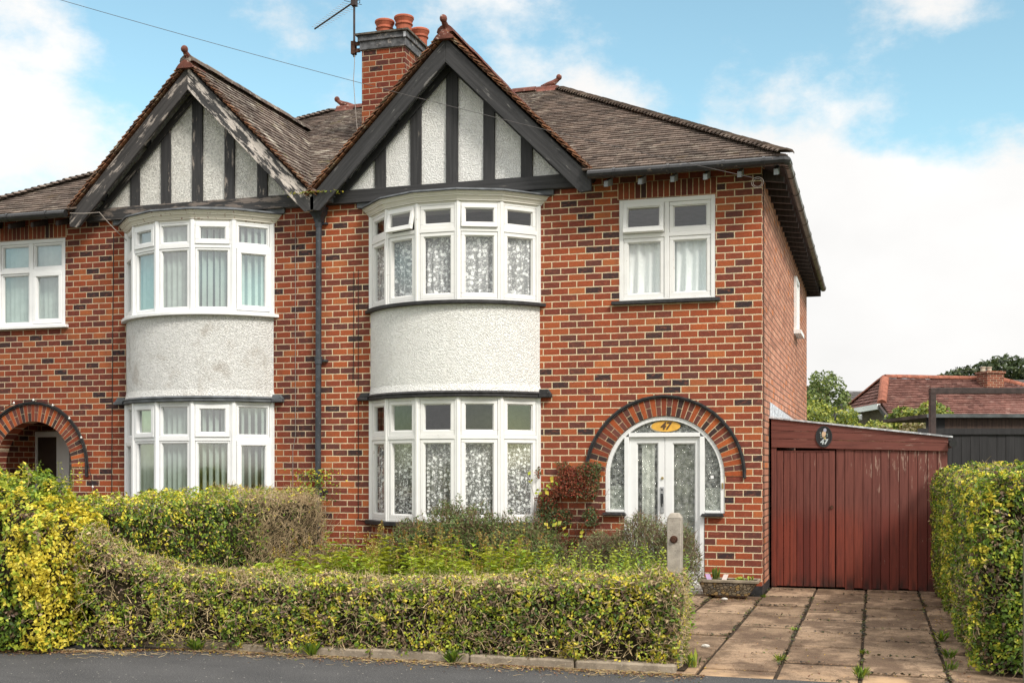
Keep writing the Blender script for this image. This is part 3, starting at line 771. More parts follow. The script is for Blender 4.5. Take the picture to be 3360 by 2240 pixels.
    # ---- gable: roughcast triangle, tie beam, studs, rafters, bargeboards
    gt = 5.47; ga = 7.44
    m = MB(); m.prism([(XC-1.97, gt), (XC+1.97, gt), (XC, gt+1.97)], TXZ, -.012, .1); m.build('gable_render', 'render_gl' if left else 'render', H)
    wv, wh, wr, wl = ('peel_v', 'peel_h', 'peel_r', 'peel_l') if left else ('wood_v', 'wood_h', 'wood_r', 'wood_l')
    if left: wr, wl = wl, wr          # the mirrored house swaps its rakes
    m = MB(); m.box(XC-1.90, XC+1.90, -.085, .03, 5.385, 5.572); m.build('tie_beam', wh, H, bevel=.006)
    for i in range(-2, 3):
        xc = XC+i*.537; hw = .087 if i == 0 else .082; zt = lambda x: 7.27-abs(x-XC)
        m = MB(); m.prism([(xc-hw, 5.574), (xc+hw, 5.574), (xc+hw, zt(xc+hw)), (xc, min(zt(xc-hw), zt(xc))) if i == 0 else (xc, zt(xc)), (xc-hw, zt(xc-hw))], TXZ, -.048+.002*abs(i), -.0125)
        m.build('timber_stud', wv, H, bevel=.005)
    for sg, mt in ((1, wr), (-1, wl)):
        m = MB(); m.prism([(XC, 7.26), (XC+sg*1.80, 5.46), (XC+sg*1.66, 5.46), (XC, 7.12)], TXZ, -.072, -.055); m.build('inner_rafter', mt, H)
        m = MB(); m.prism([(XC, 7.49), (XC+sg*2.035, 5.455), (XC+sg*2.035, 5.275), (XC+sg*1.885, 5.255), (XC, 7.155)][::sg], TXZ, -.305, -.255)
        m.build('bargeboard', mt, H, bevel=.006)
        m = MB(); m.prism([(XC, 7.50), (XC+sg*2.03, 5.47), (XC+sg*1.99, 5.43), (XC, 7.42)][::sg], TXZ, -.254, 0); m.build('gable_soffit', 'soffit', H)
        for t in (.42, .80):
            px = XC+sg*2.0*t; pz = 7.40-2.0*t
            m = MB(); m.box(px-.04, px+.04, -.25, -.01, pz-.12, pz-.0); m.build('purlin_end', wv, H)
    # ---- roofs
    tl = 'tile_l' if left else 'tile'
    S = Vector((0, RIDGE_Y-EAVE_Y, RIDGE_Z-EAVE_Z)); O = (XP, EAVE_Y, EAVE_Z); U = (1, 0, 0)
    RX = -4.05
    def roof_plane(O, U, S, pts, mat, name, seed, gauge=.13):
        t = MB(); tiles(t, O, U, S, slope_poly(O, U, S, pts), gauge, seed=seed)
        o = t.build(name, mat, H)
        b2 = MB(); Nn = Vector(U).normalized().cross(Vector(S).normalized()); Nn = Nn if Nn.z > 0 else -Nn
        q = [Vector(p)-Nn*.012 for p in pts]; b2.add(q, [tuple(range(len(q)))]); b2.build('roof_underlay', 'soffit', o)
        return o
    zr = lambda y: EAVE_Z+(y-EAVE_Y)/(RIDGE_Y-EAVE_Y)*(RIDGE_Z-EAVE_Z)
    yq = EAVE_Y+(7.56-EAVE_Z)/(RIDGE_Z-EAVE_Z)*(RIDGE_Y-EAVE_Y)-.35      # foot of the gable roof on the main slope
    pA = [(XC+1.95, EAVE_Y, EAVE_Z), (.33, EAVE_Y, EAVE_Z), (RX, RIDGE_Y, RIDGE_Z), (XC, RIDGE_Y, RIDGE_Z), (XC, yq, zr(yq))]
    pB = [(XP, EAVE_Y+.14, zr(EAVE_Y+.14)), (XC, yq, zr(yq)), (XC, RIDGE_Y, RIDGE_Z), (XP, RIDGE_Y, RIDGE_Z)]
    roof_plane(O, U, S, pA, 'tile', 'roof', 3+left); roof_plane(O, U, S, pB, 'tile_l', 'roof', 5+left)
    O2 = (.33, EAVE_Y, EAVE_Z)
    S2 = Vector((RX-.33, 0, RIDGE_Z-EAVE_Z))
    roof_plane(O2, (0, 1, 0), S2, [(.33, EAVE_Y, EAVE_Z), (.33, 10.75, EAVE_Z), (RX, RIDGE_Y, RIDGE_Z)], 'tile', 'roof', 9+left)
    m = MB(); m.add([(XP, RIDGE_Y, RIDGE_Z), (RX, RIDGE_Y, RIDGE_Z), (.33, 10.75, EAVE_Z), (XP, 10.75, EAVE_Z)], [(0, 1, 2, 3)]); m.build('roof', 'tile', H)
    m = MB(); ridge_tiles(m, (XP, RIDGE_Y, RIDGE_Z+.03), (RX, RIDGE_Y, RIDGE_Z+.03)); m.build('ridge_tiles', 'terra', H)
    m = MB(); hip_tiles(m, (.30, EAVE_Y+.03, EAVE_Z+.05), (RX, RIDGE_Y, RIDGE_Z+.02)); m.build('hip_tiles', 'tile', H)
    finial(H, (mxx(RX, left), RIDGE_Y, RIDGE_Z-.0), (1, 0))
    # gable roofs run back into the main slope
    GZ = 7.56; GE = 5.50; yv = EAVE_Y+(GZ-EAVE_Z)/(RIDGE_Z-EAVE_Z)*(RIDGE_Y-EAVE_Y)
    for sg in (1, -1):
        Og = (XC+sg*2.07, -.35, GE-.0); Sg = Vector((-sg*2.07, 0, GZ-GE))
        pts = [(XC+sg*2.07, -.35, GE), (XC+sg*2.07, .05, GE), (XC, yv+.25, GZ), (XC, -.35, GZ)]
        roof_plane(Og, (0, 1, 0), Sg, pts, ('tile_l' if sg < 0 or left else 'tile') if not (sg > 0 and not left) else 'tile_v', 'gable_roof', 20+sg+left)
        v = MB(); n = 30                                   # verge: tile ends bedded over the bargeboard
        for i in range(n):
            t0 = i/n; L = Vector((sg*2.06, 0, -2.06)); p = Vector((XC, 0, 7.545))+L*t0; q = p+L*(1.25/n); nn = Vector((sg*.7071, 0, .7071)); e = random.uniform(-.006, .006)
            for k, (h0, h1) in enumerate(((.012, .042), (-.03, .004))):
                a, c = p+nn*h0*.4, q+nn*h1
                d = nn*.012; y0 = -.362+e+k*.022; y1 = -.2
                v.add([(a.x, y0, a.z), (c.x, y0, c.z), (c.x, y1, c.z), (a.x, y1, a.z), (a.x+d.x, y0, a.z+d.z), (c.x+d.x, y0, c.z+d.z), (c.x+d.x, y1, c.z+d.z), (a.x+d.x, y1, a.z+d.z)],
                      [(0, 1, 2, 3), (4, 5, 6, 7), (0, 1, 5, 4), (1, 2, 6, 5), (2, 3, 7, 6), (3, 0, 4, 7)])
        v.build('verge_tiles', 'tile_v', H)
    m = MB(); ridge_tiles(m, (XC, -.33, GZ+.035), (XC, yv+.1, GZ+.035), r=.12); m.build('ridge_tiles', 'terra' if not left else 'tile_l', H)
    finial(H, (mxx(XC, left), -.36, GZ-.07), (0, -1))
    # ---- eaves: gutters, rafter feet
    def gutter(pts, mat, brk, T=None):
        m = MB(); m.tube(pts, .056, 10); o = m.build('gutter', mat, H, smooth=False)
        a, c = Vector(pts[0]), Vector(pts[-1]); d = (c-a).normalized()
        for t in brk: k = MB(); k.tube([a+d*(t-.018), a+d*(t+.018)], .064, 10); k.build('gutter_bracket', mat, o)
        return o
    gutter([(-2.19, -.415, 5.452), (.30, -.415, 5.452)], 'plastic', (.35, 1.05, 1.75, 2.25))
    gutter([(.335, -.40, 5.45), (.335, 10.72, 5.45)], 'brownpl', (.12, .2, .75, 1.75, 2.8, 3.85, 4.9, 6, 7.1, 8.3, 9.6, 11.0))
    m = MB(); m.tube([(.25, -.415, 5.452), (.30, -.412, 5.452), (.33, -.39, 5.451), (.335, -.34, 5.45)], .062, 10); m.build('gutter_corner', 'plastic', H)
    for x in (-1.97, -1.52, -1.10, -.68, -.25, .20):
        m = MB(); m.prism([(-.33, 5.30), (-.33, 5.375), (.02, 5.50), (.02, 5.40)], TYZ, x-.025, x+.025); m.box(x-.0245, x+.0245, -.334, -.3305, 5.302, 5.373)
        m.build('rafter_foot', 'bargepaint' if not left else 'rafter', H)
    y = .12
    while y < 10.6:
        m = MB(); m.prism([(.27, 5.30), (.27, 5.37), (-.02, 5.50), (-.02, 5.34)], TXZ, y-.03, y+.03); m.build('rafter_foot', 'rafter', H); y += .43
    m = MB(); m.add([(-2.1, EAVE_Y+.02, EAVE_Z-.04), (.33, EAVE_Y+.02, EAVE_Z-.04), (.0, 0, EAVE_Z+.10), (-2.1, 0, EAVE_Z+.10)], [(0, 1, 2, 3)])
    m.add([(.31, EAVE_Y, EAVE_Z-.04), (.31, 10.75, EAVE_Z-.04), (0, 10.75, EAVE_Z+.06), (0, 0, EAVE_Z+.06)], [(0, 1, 2, 3)])
    m.box(.295, .31, EAVE_Y+.02, 10.74, 5.40, 5.47)
    m.box(-.35, .29, 10.50, 10.56, 5.27, 5.47)
    m.build('eaves_boarding', 'rafter', H)
    # ---- arch
    voussoirs(H, AX, AZ, AR, AR1, 41)
    drip_mould(H, AX, AZ, AR1+.008, AZ-.02 if not left else 1.5)
    m = MB(); m.box(-.70, .004, -.004, .05, -.05, .125); m.box(-.05, .005, 0, 1.08, -.05, .125) if False else None
    m.box(-.0, .006, -.003, 1.1, -.05, .125); m.build('plinth', 'sill', H)
    MB.mirror = False
    return H, AX, AZ, AR
def mxx(x, left): return x          # finial goes through MB.add, which mirrors by itself

HR, AX, AZ, AR = build_house(False)
HL, ALX, ALZ, ALR = build_house(True)

# ------------------------------------------------------------------ chimney of the pair (on the right-hand house's roof)
m = MB(); m.box(-6.66, -5.905, 2.4, 3.65, 6.4, 8.47); ch = m.build('chimney', 'brick_stack', HR)
sd = MB(); sd.quad((-5.9045, 2.4, 6.4), (-5.9045, 3.65, 6.4), (-5.9045, 3.65, 8.47), (-5.9045, 2.4, 8.47)); sd.build('chimney_side', m_brick('brick chimney flank', 1, FACE, (.62, .50, .34), tint=(.66, .60, .60), phase=.3), ch)
m = MB(); m.box(-6.69, -5.875, 2.37, 3.68, 8.47, 8.605); m.box(-6.715, -5.85, 2.345, 3.705, 8.606, 8.70)
M['cap'] = m_plain('sooty blue brick cap', (.10, .10, .105), .85, .2, .5, 9, .6, spots=((.30, .27, .25), 7, .55))
m.build('chimney_cap', 'cap', ch, bevel=.006)
m = MB(); m.box(-6.75, -5.815, 2.31, 3.74, 8.701, 8.73)
m.add([(-6.74, 2.32, 8.731), (-5.825, 2.32, 8.731), (-5.825, 3.73, 8.731), (-6.74, 3.73, 8.731), (-6.5, 2.6, 8.80), (-6.0, 2.6, 8.80), (-6.0, 3.5, 8.80), (-6.5, 3.5, 8.80)],
      [(4, 5, 6, 7), (0, 1, 5, 4), (1, 2, 6, 5), (2, 3, 7, 6), (3, 0, 4, 7)])
m.build('chimney_capping', m_plain('mossy capping', (.10, .085, .07), .95, .1, .5, 14, .8, spots=((.25, .23, .19), 20, .58)), ch)
m = MB(); m.box(-6.712, -5.872, 2.362, 2.368, 8.615, 8.622); m.box(-5.90, -5.86, 2.335, 2.343, 8.60, 8.68); m.build('aerial_strap', 'steel', ch)
pot = [(.118, -.04), (.122, .10), (.126, .115), (.140, .122), (.142, .136), (.130, .145), (.128, .165), (.150, .215), (.158, .225), (.158, .25), (.148, .262), (.11, .262), (.105, .2)]
for x, y in ((-6.40, 2.74), (-6.04, 2.70), (-6.36, 3.35), (-5.99, 3.28)):
    m = MB(); m.lathe([(r*1.05, z) for r, z in pot], (x, y, 8.785 if x < -6.1 or y > 3 else 8.80), 22); m.build('chimney_pot', 'terra_pot', ch, smooth=False)
m = MB(); m.tube([(-6.82, 2.45, 8.5), (-6.79, 2.40, 8.3), (-6.81, 2.40, 8.0), (-6.78, 2.40, 7.6), (-6.76, 2.41, 7.3), (-6.72, 2.41, 7.0)], .006, 5); m.build('aerial_cable', 'cable_p', HR)
# stringer of the valley between the gables: lead box, moss, cast iron hopper and downpipe
m = MB(); m.box(-6.46, -5.98, -.255, .02, 5.40, 5.475); m.box(-6.50, -5.95, -.27, .3, 5.476, 5.50); m.build('valley_gutter', 'lead', HR, bevel=.006)
m = MB()
T4 = lambda z, a, d0: [(-6.215-a, -.09-d0, z), (-6.215+a, -.09-d0, z), (-6.215+a, -.0, z), (-6.215-a, -.0, z)]
lv = [T4(5.36, .115, .10), T4(5.33, .12, .105), T4(5.315, .105, .09), T4(5.27, .10, .085), T4(5.21, .06, .05), T4(5.15, .05, .03)]
m.add([p for q in lv for p in q], [(0, 1, 2, 3)]+[(i*4+j, i*4+(j+1) % 4, i*4+4+(j+1) % 4, i*4+4+j) for i in range(5) for j in range(4)])
dp = MB(); dp.tube([(-6.215, -.075, 5.2), (-6.22, -.075, 3.2), (-6.232, -.075, .1)], .042, 12)
for z in (5.13, 3.17, 1.3):
    dp.tube([(-6.22, -.075, z-.05), (-6.22, -.075, z+.05)], .052, 12); dp.tube([(-6.22, -.075, z+.03), (-6.22, -.075, z+.05)], .058, 12)
    dp.box(-6.20, -6.10, -.045, 0, z-.012, z+.012)
d_ = dp.build('downpipe', 'iron', HR); m.build('hopper_head', 'iron', d_, bevel=.004)
# wires fixed to the walls
def wire(H, pts, r=.005, mat='cable', name='wall_cable'):
    m = MB(); m.tube(pts, r, 5); return m.build(name, mat, H)
wire(HR, [(-5.63, -.008, 2.62), (-5.63, -.008, .9), (-5.45, -.008, .87)]); wire(HR, [(-5.63, -.008, 4.45), (-5.63, -.008, 2.72)], .004); wire(HR, [(-5.70, -.008, 4.42), (-5.70, -.01, 3.3), (-5.71, -.012, 2.85)], .004)
wire(HR, [(.006, .21, 5.35), (.006, .22, 2.4), (.007, .23, .13)], .006)
wire(HR, [(.006, 1.0, 2.2), (.006, 1.02, .2)], .007)
wire(HL, [(-6.62, -.008, 5.3), (-6.62, -.008, 2.1), (-6.66, -.008, 1.9), (-6.66, -.008, .9)], .004, 'cable_p'); wire(HL, [(-9.68, -.008, 5.2), (-9.70, -.008, 3.6), (-9.72, -.008, 1.0)], .006)
m = MB(); m.box(.002, .05, 6.28, 6.34, 4.10, 5.06); m.box(.002, .05, 7.1, 7.16, 4.10, 5.06); m.box(.002, .05, 6.341, 7.099, 5.0, 5.06); m.box(.002, .02, 6.341, 7.099, 4.1, 5.0)
wf = m.build('side_window', 'white', HR); m = MB(); m.box(.002, .13, 6.22, 7.22, 4.03, 4.098); m.build('side_window_sill', 'white', wf)

# ------------------------------------------------------------------ the arched front door of the right-hand house
D_ = MB(); Y0 = .045
A = arc(AX, AZ, AR-.003, 0, PI, 44); B_ = arc(AX, AZ, AR-.058, PI, 0, 44)
for i in range(44): D_.prism([A[i], A[i+1], B_[43-i], B_[44-i]], TXZ, Y0-.03, Y0+.05)
for sx in (-1, 1):
    D_.box(*sorted((AX+sx*(AR-.003), AX+sx*(AR-.058))), Y0-.03, Y0+.05, 1.05, AZ)
    D_.box(*sorted((-1.265+sx*.468, -1.265+sx*.530)), Y0-.034, Y0+.05, .06, 2.048 if sx < 0 else 2.048)
D_.box(-1.735, -.795, Y0-.036, Y0+.05, 2.045, 2.10)
D_.box(-2.0, -1.80, Y0-.028, Y0+.05, 1.05, 1.085); D_.box(-.73, -.53, Y0-.028, Y0+.05, 1.05, 1.085)
ds = D_.build('door_surround', 'white_s', HR, bevel=.004)
gl = MB(); gl.prism([(p, q) for p, q in arc(AX, AZ, AR-.05, 0, PI, 40)]+[(AX-AR+.05, 1.07), (-1.78, 1.07), (-1.78, 2.06), (-.75, 2.06), (-.75, 1.07), (AX+AR-.05, 1.07)], TXZ, Y0+.008, Y0+.012)
gl.build('side_light', 'glass_pat', ds)
for s0, s1 in ((-2.085, -1.765), (-.775, -.478)):
    m = MB(); m.box(s0, s1, -.075, .06, 1.012, 1.028); m.box(s0+.012, s1-.012, -.062, .06, 1.0281, 1.046); m.build('side_light_sill', 'sill', ds, bevel=.004)
def door_leaf(x0, x1, gx0, gx1, gz0, gz1, name):
    m = MB(); y0, y1 = Y0+.002, Y0+.04
    m.box(x0, gx0, y0, y1, .13, 2.042); m.box(gx1, x1, y0, y1, .13, 2.042); m.box(gx0, gx1, y0, y1, gz1, 2.042); m.box(gx0, gx1, y0, y1, .13, gz0)
    for (a, c, e, f) in ((gx0, gx1, gz0, gz0+.012), (gx0, gx1, gz1-.012, gz1), (gx0, gx0+.012, gz0+.012, gz1-.012), (gx1-.012, gx1, gz0+.012, gz1-.012)): m.box(a, c, y0+.012, y1, e, f)
    o = m.build(name, 'white_s', HR, bevel=.003)
    p = MB(); p.quad((gx0, Y0+.024, gz0), (gx1, Y0+.024, gz0), (gx1, Y0+.024, gz1), (gx0, Y0+.024, gz1)); p.build('door_pane', 'glass_pat', o); return o
dl = door_leaf(-1.733, -1.262, -1.634, -1.346, .42, 1.966, 'front_door'); door_leaf(-1.257, -.797, -1.155, -.856, .42, 1.962, 'front_door')
m = MB(); m.box(-1.322, -1.268, Y0-.012, Y0+.001, 1.045, 1.39); m.build('handle_plate', 'steel', dl, bevel=.006)
m = MB(); m.tube([(-1.295, Y0-.013, 1.13), (-1.295, Y0-.045, 1.15), (-1.295, Y0-.045, 1.26), (-1.295, Y0-.013, 1.28)], .009, 8); m.box(-1.312, -1.278, Y0-.0135, Y0-.0121, 1.17, 1.30); m.build('door_handle', 'black', dl)
m = MB(); m.tube([(-1.295, Y0-.015, 1.352), (-1.295, Y0-.004, 1.352)], .012, 10); m.build('keyhole', 'black', dl)
m = MB(); m.tube([(-1.29, Y0-.014, 1.505), (-1.29, Y0+.003, 1.505)], .017, 14); m.build('lock', 'brass', dl)
m = MB(); m.box(-.512, -.49, -.0, .012, 1.37, 1.445); dbp = m.build('doorbell', 'brass', HR, bevel=.003)
m = MB(); m.box(-1.80, -.73, -.09, .12, -.03, .06); m.box(-1.80, -.73, -.035, .12, .0605, .128); m.build('door_step', m_paint('worn white stone', (.70, .67, .62), (.34, .30, .26), .40), HR, bevel=.012)
hal = MB(); hal.add([(-2.2, .3, 0), (-.3, .3, 0), (-.3, 2, 0), (-2.2, 2, 0), (-2.2, .3, 2.6), (-.3, .3, 2.6), (-.3, 2, 2.6), (-2.2, 2, 2.6)], [(0, 1, 2, 3), (4, 5, 6, 7), (3, 2, 6, 7), (0, 3, 7, 4), (1, 2, 6, 5)])
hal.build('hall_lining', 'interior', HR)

# ------------------------------------------------------------------ the open porch of the left-hand house
PX0, PX1 = -11.97, -10.35
m = MB()
m.quad((PX0-.3, 1.3, -.05), (PX1+.2, 1.3, -.05), (PX1+.2, 1.3, 2.6), (PX0-.3, 1.3, 2.6))
M['brick_porch'] = m_brick('brick porch', 1, FACE, MT, tint=(.7, .66, .66), phase=.1)
m.build('porch_back', 'brick2', HL)
m = MB(); m.quad((PX0-.1, .24, -.05), (PX0-.1, 1.3, -.05), (PX0-.1, 1.3, 2.6), (PX0-.1, .24, 2.6)); m.build('porch_side', 'brick_porch', HL); m = MB(); m.quad((PX1+.1, .24, -.05), (PX1+.1, 1.3, -.05), (PX1+.1, 1.3, 2.6), (PX1+.1, .24, 2.6)); m.build('porch_side', 'brick_porch', HL)
m = MB(); m.quad((PX0-.2, .24, 2.45), (PX1+.2, .24, 2.45), (PX1+.2, 1.3, 2.45), (PX0-.2, 1.3, 2.45)); m.build('porch_ceiling', m_plain('pale ceiling', (.62, .60, .56), .9), HL)
m = MB(); m.box(PX0-.1, PX1+.1, .02, 1.3, -.05, .03); m.build('porch_floor', m_plain('porch tiles', (.36, .30, .25), .7), HL)
m = MB()                                                    # frame with a brown leaf and a glazed side light
for a, c in ((-12.17, -12.04), (-11.65, -11.40), (-10.98, -10.9)): m.box(a, c, 1.18, 1.28, 0, 2.15)
m.box(-12.17, -10.9, 1.178, 1.28, 2.15, 2.24); m.box(-11.395, -10.985, 1.2, 1.26, 1.69, 1.73); m.box(-11.23, -11.19, 1.2, 1.26, 0, 2.148); pf = m.build('porch_door_frame', 'upvc', HL, bevel=.006)
m = MB(); m.box(-12.035, -11.655, 1.21, 1.25, .02, 2.148); m.build('porch_door', m_plain('dark brown door', (.05, .035, .028), .5, .3, .15), pf)
m = MB(); m.quad((-11.4, 1.235, 0), (-10.98, 1.235, 0), (-10.98, 1.235, 2.15), (-11.4, 1.235, 2.15)); m.build('porch_pane', 'glass', pf)
m = MB(); m.quad((-11.5, 1.27, 0), (-10.9, 1.27, 0), (-10.9, 1.27, 2.15), (-11.5, 1.27, 2.15)); m.build('porch_dark_backing', 'soffit', pf)  # black sheet behind the pane, painted in place of the dark interior
# ------------------------------------------------------------------ curtains and blinds
def curtain(name, pts, z0, z1, mat, label, cat, amp=.02, lam=.13, group=None, seed=1, hem=0):
    """a hanging cloth with folds along the polyline pts (x, y); uv = arc length and height"""
    rn = random.Random(seed); P = [Vector(p) for p in pts]; seg = []; L = 0
    for a, c in zip(P[:-1], P[1:]): seg.append((L, a, c)); L += (c-a).length
    n = int(L/.018); rows = 7; m = MB(); uv = []; ph = rn.uniform(0, 6)
    for j in range(rows+1):
        t = j/rows; z = z1+(z0-z1)*t
        for i in range(n+1):
            s_ = L*i/n
            k = max(q for q in range(len(seg)) if seg[q][0] <= s_+1e-6); l0, a, c = seg[k]; d = (c-a).normalized(); nn = Vector((d.y, -d.x))
            w = amp*(.5+.8*t)*(math.sin(2*PI*s_/lam+ph+.9*math.sin(s_*5.1+ph)+t*.5)+.5*math.sin(2*PI*s_/lam*.43+2*ph))
            p = a+d*(s_-l0)+nn*w; m.v.append((p.x, p.y, z+(hem*math.sin(s_*9+ph) if j == rows else 0))); uv.append((s_, z))
    for j in range(rows):
        for i in range(n): m.f.append((j*(n+1)+i, j*(n+1)+i+1, (j+1)*(n+1)+i+1, (j+1)*(n+1)+i))
    m.uv = uv; o = m.build(name, mat, smooth=True); return tag(o, label, cat, group)
INN = bay_off(-.105)[1:-1]; INN = [(BX0+.10, -.02)]+[tuple(p) for p in INN]+[(BX1-.10, -.02)]
curtain('lace_curtain', INN, 3.90, 4.80, 'lace_fl', 'flowered white lace curtain behind the upper bay window of the right-hand house', 'curtain', .021, .10)
curtain('lace_curtain', INN, .95, 2.03, 'lace_lf', 'leaf patterned white lace curtain behind the ground floor bay window', 'curtain', .021, .085, seed=4)
curtain('net_curtain', [(-1.80, .125), (-1.25, .125)], 3.88, 4.69, 'net', 'left net curtain, parted and pulled aside, in the bedroom window over the door', 'curtain', .03, .15, seed=2, hem=.01)
curtain('net_curtain', [(-1.21, .125), (-.65, .125)], 3.88, 4.69, 'net', 'right net curtain hanging in full folds in the bedroom window over the door', 'curtain', .03, .12, seed=3)
curtain('door_curtain', [(-1.57, .10), (-1.40, .10)], .1, 1.99, 'drape', 'narrow pale curtain behind the left glass of the front door', 'curtain', .02, .08, seed=5)
curtain('door_curtain', [(-1.17, .11), (-.85, .11)], .1, 1.99, 'drape_d', 'dim olive curtain behind the right glass of the front door', 'curtain', .012, .10, seed=6)
curtain('cafe_curtain', [(-2.04, .10), (-1.80, .10)], 1.0, 1.40, 'drape', 'short pale half curtain in the left side light of the front door', 'curtain', .01, .07, seed=7)
curtain('cafe_curtain', [(-.73, .10), (-.50, .10)], 1.0, 1.38, 'drape', 'short pale half curtain in the right side light of the front door', 'curtain', .01, .07, seed=8)
m = MB(); m.box(-.66, -.62, .05, .052, 1.50, 1.54); tag(m.build('sticker', 'white_s'), 'small white square sticker on the right side light of the front door', 'sticker')

def vertical_blind(pts, z0, z1, label, turn, seed, pitch=.085):
    rn = random.Random(seed); c = [sum(p[i] for p in pts)/len(pts) for i in (0, 1)]
    b = thing('vertical_blind', (c[0], c[1], z1), label, 'blind', 'vertical blinds in the left-hand house')
    h = MB(); h.tube([(p[0], p[1], z1+.02) for p in pts], .018, 6); h.build('headrail', 'blind', b)
    for a, q in zip(pts[:-1], pts[1:]):
        a, q = Vector(a), Vector(q); d = (q-a); L = d.length; d.normalize(); n = int(L/pitch)
        for i in range(n):
            p = a+d*((i+.5)*L/n); an = math.atan2(d.y, d.x)+turn+rn.uniform(-.12, .12); w = .042
            e = Vector((math.cos(an), math.sin(an)))*w; s = MB(); t = rn.uniform(-.01, .01)
            k = Vector((-e.y, e.x))*.16
            s.add([(p.x-e.x, p.y-e.y, z1), (p.x+k.x, p.y+k.y, z1), (p.x+e.x, p.y+e.y, z1), (p.x-e.x+t, p.y-e.y, z0), (p.x+k.x+t, p.y+k.y, z0), (p.x+e.x+t, p.y+e.y, z0)], [(0, 1, 4, 3), (1, 2, 5, 4)])
            s.build('slat', 'blind', b)
mirr = lambda pts: [(-12.42-p[0], p[1]) for p in pts][::-1]
vertical_blind(mirr(INN), 3.90, 5.12, 'pale vertical blind behind the upper bay window of the left-hand house', .75, 1)
vertical_blind(mirr(INN), .95, 2.53, 'pale vertical blind behind the ground floor bay window of the left-hand house', .95, 2)
vertical_blind([(-11.78, .16), (-10.62, .16)], 3.88, 5.12, 'pale vertical blind in the small bedroom window at the left edge', .35, 3)

# ------------------------------------------------------------------ lettering
def lettering(name, txt, size, T, mat, parent=None, shear=0, extrude=.004, bold=0):
    cu = bpy.data.curves.new('t', 'FONT'); cu.body = txt; cu.size = size; cu.shear = shear; cu.extrude = extrude; cu.align_x = 'CENTER'; cu.align_y = 'CENTER'; cu.offset = bold
    o = bpy.data.objects.new('t', cu); SC.collection.objects.link(o); bpy.context.view_layer.update()
    me = bpy.data.meshes.new_from_object(o.evaluated_get(bpy.context.evaluated_depsgraph_get()))
    bpy.data.objects.remove(o); m = MB(); m.add([T(v.co.x, v.co.y, v.co.z) for v in me.vertices], [tuple(p.vertices) for p in me.polygons])
    bpy.data.meshes.remove(me); return m.build(name, mat, parent)
def ell(cx, cz, rx, rz, n=40, a0=0): return [(cx+rx*math.cos(2*PI*i/n+a0), cz+rz*math.sin(2*PI*i/n+a0)) for i in range(n)]
# oval number in the fanlight over the door
t = thing('number_sign', (-1.255, .04, 2.115), 'orange oval sign reading 47 in the fanlight above the white front door', 'sign')
m = MB(); m.prism(ell(-1.245, 2.186, .192, .071), TXZ, .036, .046); m.build('sign_plate', m_plain('amber sign', (.72, .40, .07), .5, .3, .12, 12), t)
m = MB(); m.prism(ell(-1.30, 2.180, .155, .066), TXZ, .0465, .05); m.build('sign_backing', m_plain('pale sign backing', (.68, .62, .48), .6), t)
lettering('numerals', '47', .135, lambda x, y, z: (-1.25+x, .033-z, 2.187+y), m_plain('brown numerals', (.10, .055, .03), .5), t, .25, .003, .004)
# cast oval plaque with an owl on the garage
t = thing('house_plaque', (.728, 1.06, 2.00), 'black oval plaque with an owl and number 47 on the red garage', 'plaque')
px, pz, py = .728, 2.062, 1.062
m = MB(); m.prism(ell(px, pz, .100, .136), TXZ, py, py+.025); pl = m.build('plaque_plate', m_plain('black cast plaque', (.022, .022, .024), .45, .4), t)
m = MB(); E0 = ell(px, pz, .107, .143); E1 = ell(px, pz, .097, .133)
for i in range(40): m.prism([E0[i], E0[(i+1) % 40], E1[(i+1) % 40], E1[i]], TXZ, py-.008, py+.025)
m.build('plaque_rim', m_plain('black cast rim', (.03, .03, .032), .35, .5), t)
tan = m_plain('tan owl paint', (.55, .40, .26), .6); blu = m_plain('grey owl paint', (.36, .37, .45), .6); grn = m_plain('grey green paint', (.20, .26, .24), .6)
m = MB(); m.prism([(px+.002+a, pz+.022+c) for a, c in ((-.030, .0), (-.026, .030), (-.010, .052), (.018, .05), (.026, .02), (.018, -.012), (.0, -.03), (-.022, -.034))], TXZ, py-.009, py); m.build('owl_body', tan, t)
m = MB(); m.prism(ell(px+.014, pz+.085, .021, .026, 20), TXZ, py-.011, py); m.build('owl_head', blu, t)
m = MB(); m.prism(ell(px+.012, pz-.024, .014, .016, 14), TXZ, py-.008, py); m.build('owl_perch', m_plain('mustard paint', (.50, .40, .16), .6), t)
m = MB()
for a, c, r in ((-.045, .048, .010), (-.04, .02, .008), (.042, .03, .009), (.045, .008, .008), (-.036, -.012, .009)): m.prism(ell(px+a, pz+c, r, r*1.3, 10), TXZ, py-.006, py)
m.tube([(px-.05, py-.003, pz+.0), (px-.01, py-.003, pz-.02), (px+.05, py-.003, pz+.002)], .0035, 5); m.build('owl_branch', grn, t)
lettering('numerals', '47', .098, lambda x, y, z: (px+x, py-.004-z, pz-.074+y), m_plain('pale blue numerals', (.55, .62, .63), .5), t, .1, .003, .003)

